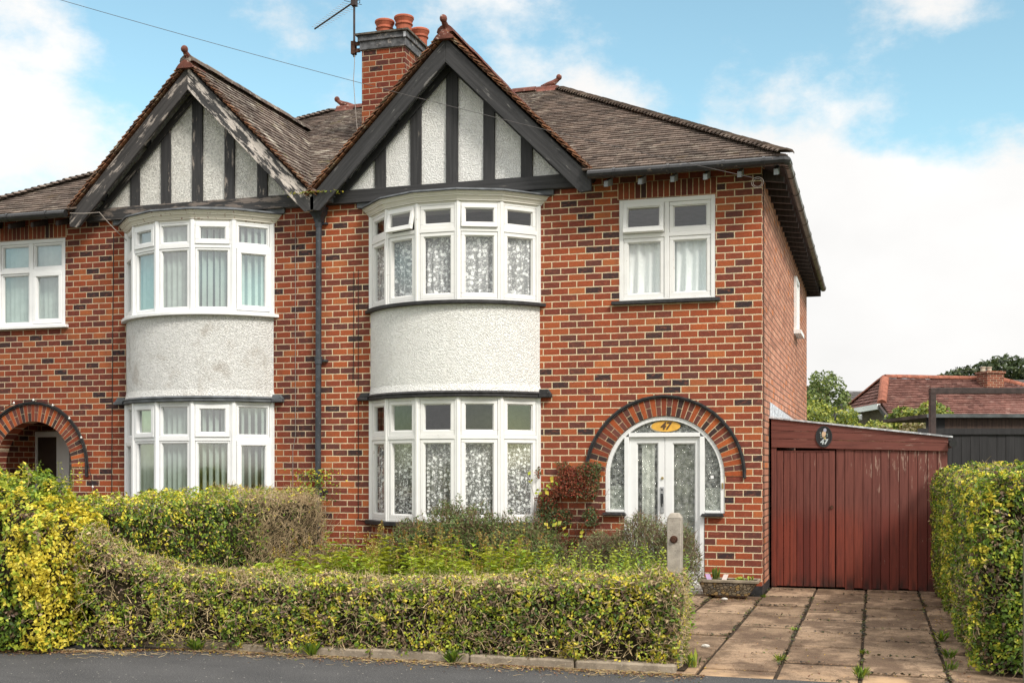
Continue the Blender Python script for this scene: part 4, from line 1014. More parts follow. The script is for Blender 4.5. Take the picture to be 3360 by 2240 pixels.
# ------------------------------------------------------------------ lean-to garage
G = thing('garage', (1.15, 3.5, 0), 'lean-to garage with weathered red plank doors beside the brick house', 'garage')
def m_redwood(name, rot=(0, 0, 0), wear=.30, axis=0):
    b = NB(name); o = b.obj(); r = b.geo('Random Per Island'); sp = b.sep(o)
    p = b.mp(o, (1, 1, 1), rot)
    g = b.noise(b.mp(p, (42, 42, 2.2)), 1.0, 6, .65); ln = b.noise(b.mp(p, (120, 120, 5)), 1.0, 4)
    base = b.ramp(r, [(0, (.115, .023, .016)), (.5, (.155, .032, .022)), (1, (.21, .047, .028))])
    faded = (.165, .060, .047)
    hi = b.step(b.math('ADD', sp[2], b.math('MULTIPLY', b.noise(o, 3, 4), .5)), 1.0, 1.45)     # sun-bleached upper boards, redder where kept dry below
    c = b.mix(b.math('MULTIPLY', hi, .8), base, faded)
    c = b.mix(b.step(g, .42, .68, 0, .55), c, (.060, .018, .014))
    wz = b.step(sp[2], .9, 2.0, .0, .10); wx = b.step(sp[0], .9, 1.6, 0, .11)
    thr = b.math('SUBTRACT', .725, b.math('ADD', b.math('MULTIPLY', wz, wear*3), b.math('MULTIPLY', wx, wear*2.6)))
    fl = b.math('ADD', b.math('MULTIPLY', b.noise(b.mp(p, (26, 26, 3.5)), 1.0, 7, .7), .8), b.math('MULTIPLY', ln, .2))
    c = b.mix(b.math('MULTIPLY', b.math('GREATER_THAN', fl, thr), .8), c, (.34, .225, .175))
    rot_ = b.math('MULTIPLY', b.step(sp[2], .26, .02), b.step(b.noise(b.mp(o, (9, 9, 2)), 1.0, 5), .42, .6))
    c = b.mix(b.math('MULTIPLY', rot_, .85), c, (.03, .018, .014))
    return b.done(b.bsdf(c, .62, b.bump(ln, .5, .003), .3))
M['red_v'] = m_redwood('red stained boards'); M['red_h'] = m_redwood('red stained fascia', RH, .22)
gy = 1.1; rf = lambda x: 2.312+(2.04-2.312)*(x-.03)/2.283
m = MB(); cuts = [.03, .10]; m.box(.03, .10, gy-.015, gy+.05, .02, 1.92); m.build('door_jamb', 'red_v', G, bevel=.003)
W = [.192, .277, .367, .454, .542, .628, .714, .793]
m = MB(); m.box(.104, .188, gy, gy+.04, .03, 1.875)
for a, c in zip(W[:-1], W[1:]): m.box(a+.003, c-.003, gy+.002, gy+.04, .03, 1.845)
m.box(.795, .872, gy-.004, gy+.04, .03, 1.875); m.box(.194, .790, gy, gy+.04, 1.848, 1.875)
wd = m.build('wicket_door', 'red_v', G, bevel=.003)
m = MB(); m.tube([(.83, gy-.02, 1.11), (.83, gy, 1.11)], .022, 12); m.build('door_knob', 'rust', wd)
W = [.885, .999, 1.116, 1.232, 1.348, 1.461, 1.573, 1.695, 1.809, 1.926, 2.049, 2.17, 2.292]; m = MB(); rn = random.Random(2)
for a, c in zip(W[:-1], W[1:]):
    m.box(a+.0025, c-.0025, gy-.002+rn.uniform(-.003, .003), gy+.04, .0+rn.uniform(0, .035), 1.90)
m.build('plank_door', 'red_v', G, bevel=.003)
for i, (l0, l1, h0, h1) in enumerate(((1.918, 1.856, 2.036, 1.963), (2.040, 1.967, 2.150, 2.055), (2.154, 2.059, 2.300, 2.035))):
    m = MB(); x0, x1 = .031, 2.305
    poly = [(x0, l0), (x1, l1), (x1, min(h1, rf(x1)-.004)), (x0, min(h0, rf(x0)-.004))]
    if i == 2: poly = [(x0, l0), (2.05, l0+(l1-l0)*.886), (2.05, rf(2.05)-.003), (x0, rf(x0)-.004)]
    if i == 1: poly = [(x0, l0), (x1, l1), (x1, rf(x1)-.003), (2.05, rf(2.05)-.004), (2.05, 2.066), (x0, h0)]
    m.prism(poly, TXZ, gy-.03-.003*i, gy+.03); m.build('fascia_board', 'red_h', G, bevel=.003)
M['felt'] = m_plain('silvered roofing felt', (.40, .41, .43), .8, .3, .3, 6, .5, spots=((.62, .63, .65), 14, .5))
m = MB(); m.prism([(-.0, rf(0)), (2.36, rf(2.36)), (2.36, rf(2.36)+.022), (0, rf(0)+.022)], TXZ, gy-.06, 6.4); m.build('garage_roof', 'felt', G)
m = MB(); m.box(.03, 2.29, 6.2, 6.3, -.05, 2.0); m.box(2.27, 2.30, gy+.041, 6.199, -.05, 2.02); m.build('garage_wall', 'red_v', G)
m = MB(); m.tube([(2.36, gy-.10, 1.955), (2.36, 6.3, 1.955)], .05, 10); m.build('garage_gutter', 'plastic', G)
m = MB()                                                    # stepped lead flashing against the house
for i in range(14):
    y = 1.15+i*.38; m.box(.003, .012, y, y+.40, 2.335, 2.54-.004*i); m.box(.0125, .06, y, y+.379, 2.335, 2.35)
m.build('stepped_flashing', 'felt', G)

# ------------------------------------------------------------------ aerial and telephone wire
t = thing('tv_aerial', (-6.82, 2.45, 8.45), 'rusty television aerial on a mast strapped to the brick chimney', 'aerial')
m = MB(); m.tube([(-6.82, 2.45, 8.40), (-6.82, 2.45, 9.62)], .019, 8); m.build('mast', 'rustbrown', t)
m = MB(); a, c = Vector((-6.80, 2.42, 9.30)), Vector((-8.02, 3.42, 9.335)); m.tube([a, c], .014, 6); m.build('boom', 'rustbrown', t)
d = (c-a).normalized(); s = Vector((-d.y, d.x, 0))
for i in range(15):
    q = a+d*(.16+i*.095); L = .15-.004*i; m = MB(); m.tube([q-s*L, q+s*L], .0035, 4); m.build('element', 'steel', t)
m = MB(); q = a+d*.06
for z in (-.0, .18): m.tube([q-s*.16+Vector((0, 0, z)), q+s*.16+Vector((0, 0, z))], .005, 5)
m.tube([q-s*.12+Vector((0, 0, .02)), q-s*.13+Vector((0, 0, .075)), q+Vector((0, 0, .03))], .010, 5)
m.tube([q+Vector((0, 0, -.03)), q+Vector((0, 0, .2))], .012, 6); m.box(-6.86, -6.78, 2.40, 2.50, 9.24, 9.34); m.build('reflector', 'rustbrown', t)
m = MB(); m.box(-6.85, -6.70, 2.41, 2.44, 8.46, 8.52); m.box(-6.85, -6.69, 2.41, 2.44, 8.57, 8.63); m.box(-6.86, -6.79, 2.40, 2.49, 8.44, 8.65); m.build('bracket', 'rust', t)
def sag(a, c, s, n=30): a, c = Vector(a), Vector(c); return [a.lerp(c, i/n)-Vector((0, 0, s*4*(i/n)*(1-i/n))) for i in range(n+1)]
M['wire_grey'] = m_plain('weathered wire', (.11, .10, .10), .6)
PW = (-8.30, -5.23, 7.05)
m = MB(); m.tube(sag((-.02, -.36, 5.26), PW, .10, 40), .0032, 5); tag(m.build('telephone_wire', 'wire_grey'), 'thin telephone wire slanting from upper left across the gable to the eaves', 'wire')
m = MB()
for k, r in enumerate((.055, .075)): m.tube([(-.02+r*math.cos(u), -.36-.01*k, 5.21+r*.9*math.sin(u)) for u in [2*PI*i/20 for i in range(21)]], .003, 5)
tag(m.build('wire_coil', 'cable_p'), 'spare loops of pale wire hanging under the eaves corner', 'wire')
m = MB(); m.tube(sag((-10.15, -.42, 5.45), (-9.72, -.30, 5.46), .01, 6)+sag((-9.72, -.30, 5.46), (-9.42, -.012, 5.05), .02, 8), .006, 5); tag(m.build('loose_wire', 'cable_p'), 'loose grey wire drooping from the foot of the left-hand gable', 'wire')
# bulbs strung round the porch arch
t = thing('string_lights', (ALX*-1-12.42, 0, 2.6), 'string of small bulbs on dark wire round the open porch arch', 'string lights')
lcx = -12.42-ALX; P = [(lcx+1.04*math.cos(a), -.06, ALZ+1.04*math.sin(a)) for a in [PI*.93-i*PI*.90/24 for i in range(25)]]+[(-10.02, -.04, 1.35), (-9.85, -.03, 1.05), (-9.75, -.03, .8)]
m = MB(); m.tube(P, .006, 5); m.build('light_wire', 'cable', t)
M['bulb'] = m_plain('clear bulb', (.75, .75, .72), .15, .6)
for p in (P[9], P[12], P[15], P[18], P[21], P[25]):
    m = MB(); m.lathe([(.001, -.02), (.014, -.012), (.016, 0), (.008, .014), (.006, .02)], (p[0], p[1]-.015, p[2]), 8); m.build('bulb', 'bulb', t)

# ------------------------------------------------------------------ planter, gatepost, bits
t = thing('planter', (-.37, -.28, 0), 'trough planter with crazy stone pattern beside the front door step', 'planter')
def m_crazy():
    b = NB('crazy stone'); o = b.obj(); p = b.mp(o, (1, 1, 1.25))
    e = b.voro(p, 21, 0, 'DISTANCE_TO_EDGE'); col = b.voro(p, 21, 1); s = b.sep(col)
    c = b.ramp(s[0], [(0, (.20, .155, .10)), (.3, (.30, .24, .16)), (.6, (.40, .27, .12)), (.8, (.23, .20, .165)), (1, (.45, .31, .13))], 'CONSTANT')
    c = b.mix(b.step(e, .02, .06), (.10, .08, .06), c); c = b.mix(b.step(b.noise(o, 70, 4), .4, .75, 0, .45), c, (.12, .09, .06))
    return b.done(b.bsdf(c, .9, b.bump(b.step(e, .0, .14), 1, .02), .2))
M['crazy'] = m_crazy(); M['trough'] = m_plain('trough rim', (.27, .225, .165), .9, .15, .25, 12, .6)
m = MB(); b0, b1, h0, h1 = (-.675, -.135), (-.76, -.005), .03, .195
m.add([(b0[0], -.40, h0), (b0[1], -.40, h0), (b0[1], -.19, h0), (b0[0], -.19, h0), (b1[0]+.02, -.445, h1), (b1[1]-.02, -.445, h1), (b1[1]-.02, -.13, h1), (b1[0]+.02, -.13, h1)], [(3, 2, 1, 0), (4, 5, 6, 7), (0, 1, 5, 4), (1, 2, 6, 5), (2, 3, 7, 6), (3, 0, 4, 7)])
m.build('trough', 'crazy', t, bevel=.01)
m = MB()
for a in ((-.765, 0, -.455, -.425), (-.765, 0, -.15, -.12), (-.765, -.735, -.4249, -.1501), (-.03, 0, -.4249, -.1501)): m.box(*a, .1955, .235)
m.build('rim', 'trough', t, bevel=.006)
m = MB(); m.box(-.73, -.04, -.42, -.155, .19, .222); m.build('compost', 'soil', t)
for x, c, tl, lb in ((-.62, (.52, .36, .58), -.35, 'lilac plant tag leaning at the left end of the trough planter'), (-.44, (.72, .62, .58), .35, 'white and red plant tag stuck in the trough planter')):
    m = MB(); k = math.sin(tl)*.08
    m.add([(x-.03, -.36, .22), (x+.03, -.36, .22), (x+.03+k, -.34, .295), (x-.03+k, -.34, .295), (x-.03, -.356, .22), (x+.03, -.356, .22), (x+.03+k, -.336, .295), (x-.03+k, -.336, .295)], [(0, 1, 2, 3), (4, 5, 6, 7), (0, 1, 5, 4), (2, 3, 7, 6), (0, 3, 7, 4), (1, 2, 6, 5)])
    tag(m.build('plant_tag', m_plain('tag', c, .5)), lb, 'plant tag')
t = thing('gatepost', (-.19, -5.72, 0), 'square concrete gatepost with a rusty bolt standing at the hedge end', 'gatepost')
m = MB(); x0, x1, y0, y1 = -.250, -.134, -5.775, -5.655
m.box(x0, x1, y0, y1, -.2, 1.235); m.add([(x0, y0, 1.2351), (x1, y0, 1.2351), (x1, y1, 1.2351), (x0, y1, 1.2351), (x0+.025, y0+.025, 1.275), (x1-.025, y0+.025, 1.275), (x1-.025, y1-.025, 1.275), (x0+.025, y1-.025, 1.275)], [(4, 5, 6, 7), (0, 1, 5, 4), (1, 2, 6, 5), (2, 3, 7, 6), (3, 0, 4, 7)])
m.build('post', m_plain('pitted concrete post', (.34, .30, .25), .93, .15, .18, 14, 1.0, spots=((.13, .11, .085), 75, .60)), t, bevel=.006)
m = MB(); m.tube([(-.192, -5.80, 1.06), (-.192, -5.77, 1.06)], .02, 6); m.tube([(-.192, -5.783, 1.06), (-.192, -5.775, 1.06)], .032, 12); m.build('bolt', 'rust', t)
m = MB(); m.box(2.475, 2.57, -5.64, -5.55, 0, 1.14); tag(m.build('wooden_post', m_wood('weathered wooden post', (.16, .15, .11), (.3, .28, .22), .3), bevel=.008), 'weathered grey wooden post in the end of the tall right-hand hedge', 'post')
rn = random.Random(9)
for (x, y, lb) in ((-.40, -.62, 'white pebble lying in front of the trough planter'), (-.10, -4.55, 'small pale stone on the paving near the hedge end')):
    m = MB(); m.lathe([(.005, 0), (.035, .004), (.042, .015), (.028, .028), (.004, .032)], (x, y, .0), 9, .6); tag(m.build('stone', m_plain('pale stone', (.55, .52, .47), .8, .2, .2, 30, .6)), lb, 'stone')
# ------------------------------------------------------------------ plants
def vnoise(P, scale, seed=0):
    """smooth value noise 0..1 at points P (n,3)"""
    Q = np.asarray(P, float)*scale+seed*17.31; I = np.floor(Q).astype(np.int64); F = Q-I; F = F*F*(3-2*F); out = 0
    for dx in (0, 1):
        for dy in (0, 1):
            for dz in (0, 1):
                h = ((I[:, 0]+dx)*73856093) ^ ((I[:, 1]+dy)*19349663) ^ ((I[:, 2]+dz)*83492791); h = (h ^ (h >> 13))*1274126177 & 0x7fffffff
                h = ((h ^ (h >> 16)) % 10007)/10007.
                out = out+h*np.where(dx, F[:, 0], 1-F[:, 0])*np.where(dy, F[:, 1], 1-F[:, 1])*np.where(dz, F[:, 2], 1-F[:, 2])
    return out
def m_leaf(name, rough=.5, trans=.3):
    b = NB(name); c = b.attr('Col')
    p = b.bsdf(c, rough, None, .35); t = b.N('ShaderNodeBsdfTranslucent'); b.L(b.mix(1, c, (1.0, 1.0, .6), 'MULTIPLY'), t.inputs[0])
    mx = b.N('ShaderNodeMixShader'); mx.inputs[0].default_value = trans; b.L(p, mx.inputs[1]); b.L(t.outputs[0], mx.inputs[2])
    return b.done(mx.outputs[0])
M['leaf'] = m_leaf('leaves'); M['twig'] = m_leaf('twigs', .85, 0.0)
def unit(a): return a/np.maximum(np.linalg.norm(a, axis=1, keepdims=True), 1e-9)
def np_mesh(name, V, F, col, mat):
    """V (n,k,3) one polygon of k corners per item (or F faces per item), col (n,3)"""
    n, k = V.shape[:2]; me = bpy.data.meshes.new(name); nf = len(F)
    me.vertices.add(n*k); me.vertices.foreach_set('co', V.astype(np.float32).ravel())
    fl = [len(f) for f in F]; idx = np.concatenate([np.array(f) for f in F])
    L = (np.arange(n)[:, None]*k+idx[None]).ravel(); me.loops.add(len(L)); me.loops.foreach_set('vertex_index', L.astype(np.int32))
    tot = np.tile(np.array(fl), n); st = np.concatenate([[0], np.cumsum(tot)[:-1]])
    me.polygons.add(n*nf); me.polygons.foreach_set('loop_start', st.astype(np.int32)); me.polygons.foreach_set('loop_total', tot.astype(np.int32))
    me.update(calc_edges=True); a = me.attributes.new('Col', 'FLOAT_COLOR', 'FACE')
    c4 = np.ones((n*nf, 4), np.float32); c4[:, :3] = np.repeat(col, nf, axis=0); a.data.foreach_set('color', c4.ravel())
    me.materials.append(M[mat]); return me
def leaf_mesh(name, P, Nr, size, col, aspect=.55, spread=.8, mat='leaf', droop=0):
    n = len(P); Nn = unit(Nr+RNG.normal(0, spread, (n, 3))); t = unit(np.cross(Nn, RNG.normal(0, 1, (n, 3)))); t[:, 2] -= droop; t = unit(t); b = np.cross(Nn, t)
    s = np.asarray(size)[:, None]; w = s*aspect*.5
    V = np.stack([P-t*s*.5, P-t*s*.08+b*w+Nn*w*.35, P+t*s*.5, P-t*s*.08-b*w+Nn*w*.35], 1)
    return np_mesh(name, V, [(0, 1, 2), (0, 2, 3)], col, mat)
def twig_mesh(name, P, D, L, r, col):
    n = len(P); D = unit(D); a = unit(np.cross(D, RNG.normal(0, 1, (n, 3)))); b = np.cross(D, a); L = np.asarray(L)[:, None]; r = np.asarray(r)[:, None]
    V = []
    bend = a*L*.10
    for q, k, bd in ((0, 1, 0), (.55, .8, 1), (1, .35, 0)):
        c = P+D*L*q+bend*bd
        for j in range(3): V.append(c+(a*math.cos(2.094*j)+b*math.sin(2.094*j))*r*k)
    F = [(i*3+j, i*3+(j+1) % 3, i*3+3+(j+1) % 3, i*3+3+j) for i in range(2) for j in range(3)]
    return np_mesh(name, np.stack(V, 1), F, col, 'twig')
def link(name, me, parent=None):
    o = bpy.data.objects.new(name, me); SC.collection.objects.link(o)
    if parent is not None: attach(o, parent)
    return o
def pick(w, pal, P=None, sc=13.):
    """choose a palette row per item with probabilities w (n,k)"""
    w = np.clip(w, 0, None); c = np.cumsum(w/np.maximum(w.sum(1, keepdims=True), 1e-9), 1); r = RNG.random(len(w))[:, None]
    if P is not None: r = np.clip(.6*((vnoise(P, sc, 77)-.5)*2.3+.5)[:, None]+.4*r, 0, .999)   # neighbours on a twig look alike
    return pal[(r > c).sum(1).clip(0, pal.shape[0]-1)]*RNG.uniform(.78, 1.25, (len(w), 1))
YEL, LIME, GRN, DKG, PUR, TAN, BRN = (np.array(c) for c in ((.72, .60, .075), (.40, .45, .050), (.15, .24, .030), (.050, .090, .016), (.15, .095, .080), (.50, .38, .21), (.22, .145, .09)))
PAL = np.array([YEL, LIME, GRN, DKG, PUR, TAN, BRN])

def superell(n, hw, h, zc, e=.42):
    ph = RNG.uniform(0, 2*PI, n*3); x = np.sign(np.cos(ph))*np.abs(np.cos(ph))**e; z = np.sign(np.sin(ph))*np.abs(np.sin(ph))**e
    return x, z, np.sign(np.cos(ph))*np.abs(np.cos(ph))**(2-e), np.sign(np.sin(ph))*np.abs(np.sin(ph))**(2-e)
def hedge_points(n, path, hw, hf, lump=.06, depth=.05, seed=0, e=.40, zmin=.03, faces=None):
    """points and outward normals on a clipped hedge along path [(x,y),..]; hf(s)->height; faces(nl,nz)->bool keeps a side"""
    P2 = np.array(path, float); sg = np.diff(P2, axis=0); L = np.linalg.norm(sg, axis=1); cum = np.concatenate([[0], np.cumsum(L)]); T = cum[-1]
    m = int(n*2.2); s = RNG.uniform(0, T, m); k = np.clip(np.searchsorted(cum, s)-1, 0, len(L)-1); d = sg[k]/L[k][:, None]; p = P2[k]+d*(s-cum[k])[:, None]; side = np.stack([d[:, 1], -d[:, 0]], 1)
    H = hf(s); HW = np.array([hw(q) for q in s]) if callable(hw) else np.full(m, hw)
    per = RNG.uniform(0, 1, m)*(2*H+2*HW)                      # walk the perimeter: right side, top, left side
    a = np.where(per < H, 1., np.where(per < H+2*HW, 1-2*(per-H)/(2*HW), -1.)); z = np.where(per < H, per, np.where(per < H+2*HW, H, per-H-2*HW))
    u = a; v = (z-H*.5)/(H*.5)
    q = (np.abs(u)**(2/e)+np.abs(v)**(2/e))**(e/2)              # pull the corners in
    uu, vv = u/np.maximum(q, 1e-3), np.where(v > 0, v/np.maximum(q, 1e-3), v)
    nl = np.abs(uu)**(2/e-1)*np.sign(uu); nz = np.where(vv > 0, vv**(2/e-1).__abs__() if False else np.abs(vv)**(2/e-1), 0)
    N3 = unit(np.stack([side[:, 0]*nl, side[:, 1]*nl, nz], 1)+1e-6)
    Q = np.stack([p[:, 0]+side[:, 0]*uu*HW, p[:, 1]+side[:, 1]*uu*HW, H*.5+vv*H*.5], 1)
    Q += N3*((vnoise(Q, 2.6, seed)-.5)*2*lump+(vnoise(Q, 7, seed+1)-.5)*1.7*lump+(vnoise(Q, 14, seed+2)-.5)*1.1*lump)[:, None]
    Q -= N3*np.minimum(RNG.exponential(depth, m), depth*4)[:, None]
    ok = Q[:, 2] > zmin
    return Q[ok][:n], N3[ok][:n], (s/T)[ok][:n]
def end_points(n, c, d, hw, H, lump=.06, depth=.05, seed=0, e=.40, zmin=.03):
    """the closing face of a hedge at point c looking along d"""
    d = np.array(d, float); side = np.array([d[1], -d[0]]); u = RNG.uniform(-1, 1, n*2); v = RNG.uniform(-1, 1, n*2)
    ok = (np.abs(u)**(2/e)+np.where(v > 0, np.abs(v), 0)**(2/e)) < 1; u, v = u[ok][:n], v[ok][:n]; m = len(u); ed = np.maximum(np.abs(u), np.maximum(v, 0))
    Q = np.stack([c[0]+side[0]*u*hw-d[0]*ed**6*.12, c[1]+side[1]*u*hw-d[1]*ed**6*.12, H*.5+v*H*.5], 1); N3 = np.tile(np.array([d[0], d[1], .1]), (m, 1))
    Q += N3*((vnoise(Q, 2.6, seed)-.5)*2*lump)[:, None]; Q -= N3*RNG.exponential(depth, m)[:, None]
    return Q[Q[:, 2] > zmin], N3[Q[:, 2] > zmin]
def core(name, path, hw, hf, parent, shrink=.12):
    """the dark mass of branches inside a hedge"""
    m = MB(); P2 = [Vector(p) for p in path]; L = 0; T = sum((b-a).length for a, b in zip(P2[:-1], P2[1:])); rings = []
    pts = []; 
    for a, b in zip(P2[:-1], P2[1:]):
        n = max(2, int((b-a).length/.25))
        for i in range(n): pts.append((a.lerp(b, i/n), (b-a).normalized(), L+(b-a).length*i/n))
        L += (b-a).length
    pts.append((P2[-1], (P2[-1]-P2[-2]).normalized(), L))
    pts[0] = (pts[0][0]+pts[0][1]*shrink, pts[0][1], 0); pts[-1] = (pts[-1][0]-pts[-1][1]*shrink, pts[-1][1], L)
    vs = []
    for p, d, s in pts:
        sd = Vector((d.y, -d.x)); h = float(hf(np.array([s]))[0])-shrink; w = (hw(s) if callable(hw) else hw)-shrink
        for u, z in ((-.9, .05), (-1, h*.5), (-.8, h*.95), (0, h), (.8, h*.95), (1, h*.5), (.9, .05)):
            j = random.uniform(-.02, .02); q = p+sd*(u*w+j); vs.append((q.x, q.y, z+j))
    n = len(pts); fs = [(i*7+j, i*7+j+1, (i+1)*7+j+1, (i+1)*7+j) for i in range(n-1) for j in range(6)]+[tuple(range(7)), tuple((n-1)*7+j for j in range(7))]
    m.add(vs, fs); return m.build(name, 'core', parent)
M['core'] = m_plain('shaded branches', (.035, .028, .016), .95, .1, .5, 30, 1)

def hedge(name, loc, label, path, hw, hf, n, size, colf, ntw, twf, lump=.06, seed=0, ends=(), depth=.05, twcol=None, e=.40):
    h = thing(name, loc, label, 'hedge'); core('branches', path, hw, hf, h)
    P, N3, t = hedge_points(n, path, hw, hf, lump, depth, seed, e)
    for (c, d, w, H, ne) in ends:
        p, q = end_points(ne, c, d, w, H, lump, depth, seed, e); P = np.concatenate([P, p]); N3 = np.concatenate([N3, q])
    N3[:, 2] += .25
    keep, col = colf(P)
    P, N3, col = P[keep], N3[keep], col[keep]
    link('foliage', leaf_mesh('foliage', P, N3, RNG.uniform(*size, len(P)), col, .58, .75), h)
    if ntw:
        P, N3, t = hedge_points(ntw, path, hw, hf, lump, depth*.8, seed, e)
        for (c, d, w, H, ne) in ends:
            p, q = end_points(int(ntw*.12), c, d, w, H, lump, depth, seed, e); P = np.concatenate([P, p]); N3 = np.concatenate([N3, q])
        k = RNG.random(len(P)) < twf(P); P, N3 = P[k], N3[k]; m = len(P)
        D = N3*.45+RNG.normal(0, .75, (m, 3))+np.array([0, 0, .25])
        tc = (TAN*1.0 if twcol is None else twcol)*RNG.uniform(.5, 1.25, (m, 1))
        link('twigs', twig_mesh('twigs', P-unit(D)*.05, D, RNG.uniform(.04, .15, m), RNG.uniform(.0018, .0042, m), tc), h)
    return h

# low front hedge
fh = lambda s: np.interp(s, [0, .35, .7, 1.6, 2.9, 4.1, 5.2, 5.5], [1.10, .84, .73, .68, .68, .72, .79, .78])
FP = [(-5.62, -6.02), (-4.9, -5.78), (-3.0, -5.68), (-.12, -5.68)]
def fcol(P):
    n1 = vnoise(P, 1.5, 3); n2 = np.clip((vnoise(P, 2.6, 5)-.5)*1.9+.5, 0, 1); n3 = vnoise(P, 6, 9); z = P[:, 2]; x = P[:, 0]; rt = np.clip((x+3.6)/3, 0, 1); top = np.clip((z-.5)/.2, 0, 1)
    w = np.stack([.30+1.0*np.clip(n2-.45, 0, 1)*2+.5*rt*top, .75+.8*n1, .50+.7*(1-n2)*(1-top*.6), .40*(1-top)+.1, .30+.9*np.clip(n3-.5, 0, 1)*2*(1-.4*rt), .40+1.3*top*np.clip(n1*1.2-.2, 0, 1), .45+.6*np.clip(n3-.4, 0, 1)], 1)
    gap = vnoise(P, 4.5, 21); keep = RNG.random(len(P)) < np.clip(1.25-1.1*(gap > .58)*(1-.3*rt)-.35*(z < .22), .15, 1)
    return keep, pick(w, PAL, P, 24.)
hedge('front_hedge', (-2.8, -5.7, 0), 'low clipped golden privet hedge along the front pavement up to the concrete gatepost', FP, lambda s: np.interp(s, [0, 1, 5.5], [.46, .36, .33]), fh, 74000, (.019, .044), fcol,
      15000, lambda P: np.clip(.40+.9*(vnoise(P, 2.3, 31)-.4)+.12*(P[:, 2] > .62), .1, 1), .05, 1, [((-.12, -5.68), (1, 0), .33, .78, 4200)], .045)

# tall golden hedge at the left front corner
lh = lambda s: 1.50+.05*np.sin(s*2.1)-.34*np.clip((s-3.35)/.5, 0, 1)**1.5
LP = [(-9.6, -6.30), (-7.0, -6.28), (-5.65, -6.15)]
def lcol(P):
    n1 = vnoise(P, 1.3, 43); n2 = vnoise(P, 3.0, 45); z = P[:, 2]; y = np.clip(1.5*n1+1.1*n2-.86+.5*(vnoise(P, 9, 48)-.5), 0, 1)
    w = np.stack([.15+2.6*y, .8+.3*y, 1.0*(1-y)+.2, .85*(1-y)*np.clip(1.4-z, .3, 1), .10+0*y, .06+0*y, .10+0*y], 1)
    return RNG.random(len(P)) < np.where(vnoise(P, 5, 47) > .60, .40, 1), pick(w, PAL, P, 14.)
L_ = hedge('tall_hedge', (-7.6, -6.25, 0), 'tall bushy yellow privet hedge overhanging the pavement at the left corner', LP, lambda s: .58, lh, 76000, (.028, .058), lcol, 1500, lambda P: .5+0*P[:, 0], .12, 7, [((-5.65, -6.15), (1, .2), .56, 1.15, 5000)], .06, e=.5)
def sprigs(parent, pts, hmin, hmax, pal, name='shoots', ls=(.03, .05)):
    """upright shoots with paired leaves"""
    TP, TD, TL, LPs, LN, LC, LS = [], [], [], [], [], [], []
    for p in pts:
        h = RNG.uniform(hmin, hmax); d = unit(np.array([[RNG.normal(0, .16), RNG.normal(0, .16), 1]]))[0]; TP.append(p); TD.append(d); TL.append(h); k = int(h/.028); c = pal[RNG.integers(len(pal))]
        for i in range(2, k):
            for sgn in (1, -1):
                a = i*1.57+RNG.normal(0, .3)+(0 if sgn > 0 else PI); o = np.array([math.cos(a), math.sin(a), .3])*.022
                LPs.append(np.array(p)+d*h*i/k+o); LN.append(np.array([-math.cos(a)*.4, -math.sin(a)*.4, 1])); LC.append(c*RNG.uniform(.75, 1.3)); LS.append(RNG.uniform(*ls)*(1.1-.5*i/k))
    n = len(TP); link(name+'_stems' if False else 'stems', twig_mesh('stems', np.array(TP), np.array(TD), TL, np.full(n, .0025), np.tile(GRN*.9+BRN*.3, (n, 1))), parent)
    o = link(name, leaf_mesh(name, np.array(LPs), np.array(LN), np.array(LS), np.array(LC), .5, .35), parent)
    if n > 60: o['kind'] = 'stuff'
x = RNG.uniform(-8.2, -5.8, 70); sprigs(L_, [(a, RNG.uniform(-6.35, -5.85), 1.44) for a in x], .08, .30, np.array([LIME*.8, GRN*1.2, YEL]))

# boundary hedge running back to the downpipe: leafy in front, bare twigs by the wall
bh = lambda s: np.interp(s, [0, .4, 1.6, 2.8, 4.2, 5.2], [1.28, 1.33, 1.34, 1.33, 1.28, 1.40])
BP = [(-6.33, -.30), (-6.33, -5.5)]
def bcol(P):
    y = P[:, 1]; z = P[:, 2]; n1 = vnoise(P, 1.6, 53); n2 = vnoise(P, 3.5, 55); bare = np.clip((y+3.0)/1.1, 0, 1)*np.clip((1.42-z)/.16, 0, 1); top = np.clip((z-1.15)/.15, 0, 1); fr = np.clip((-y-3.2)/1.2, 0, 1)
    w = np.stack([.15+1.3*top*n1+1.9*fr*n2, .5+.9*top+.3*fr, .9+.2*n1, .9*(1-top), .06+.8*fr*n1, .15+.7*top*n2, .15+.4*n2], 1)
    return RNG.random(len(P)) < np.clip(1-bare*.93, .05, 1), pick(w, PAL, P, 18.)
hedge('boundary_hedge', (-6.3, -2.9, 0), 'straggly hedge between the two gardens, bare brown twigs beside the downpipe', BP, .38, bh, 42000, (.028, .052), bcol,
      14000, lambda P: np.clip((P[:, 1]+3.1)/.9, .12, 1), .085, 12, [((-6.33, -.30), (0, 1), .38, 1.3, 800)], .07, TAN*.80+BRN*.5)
m = 1100; P = np.stack([RNG.uniform(-6.6, -5.93, m), RNG.uniform(-2.5, -.2, m), RNG.uniform(.15, .9, m)], 1)
bt = link('stems', twig_mesh('stems', P, np.stack([RNG.normal(.25, .7, m), RNG.normal(0, .9, m), np.ones(m)], 1), RNG.uniform(.18, .42, m), RNG.uniform(.0025, .006, m), (TAN*.55+BRN*.5)*RNG.uniform(.5, 1.2, (m, 1))), bpy.data.objects['boundary_hedge'])

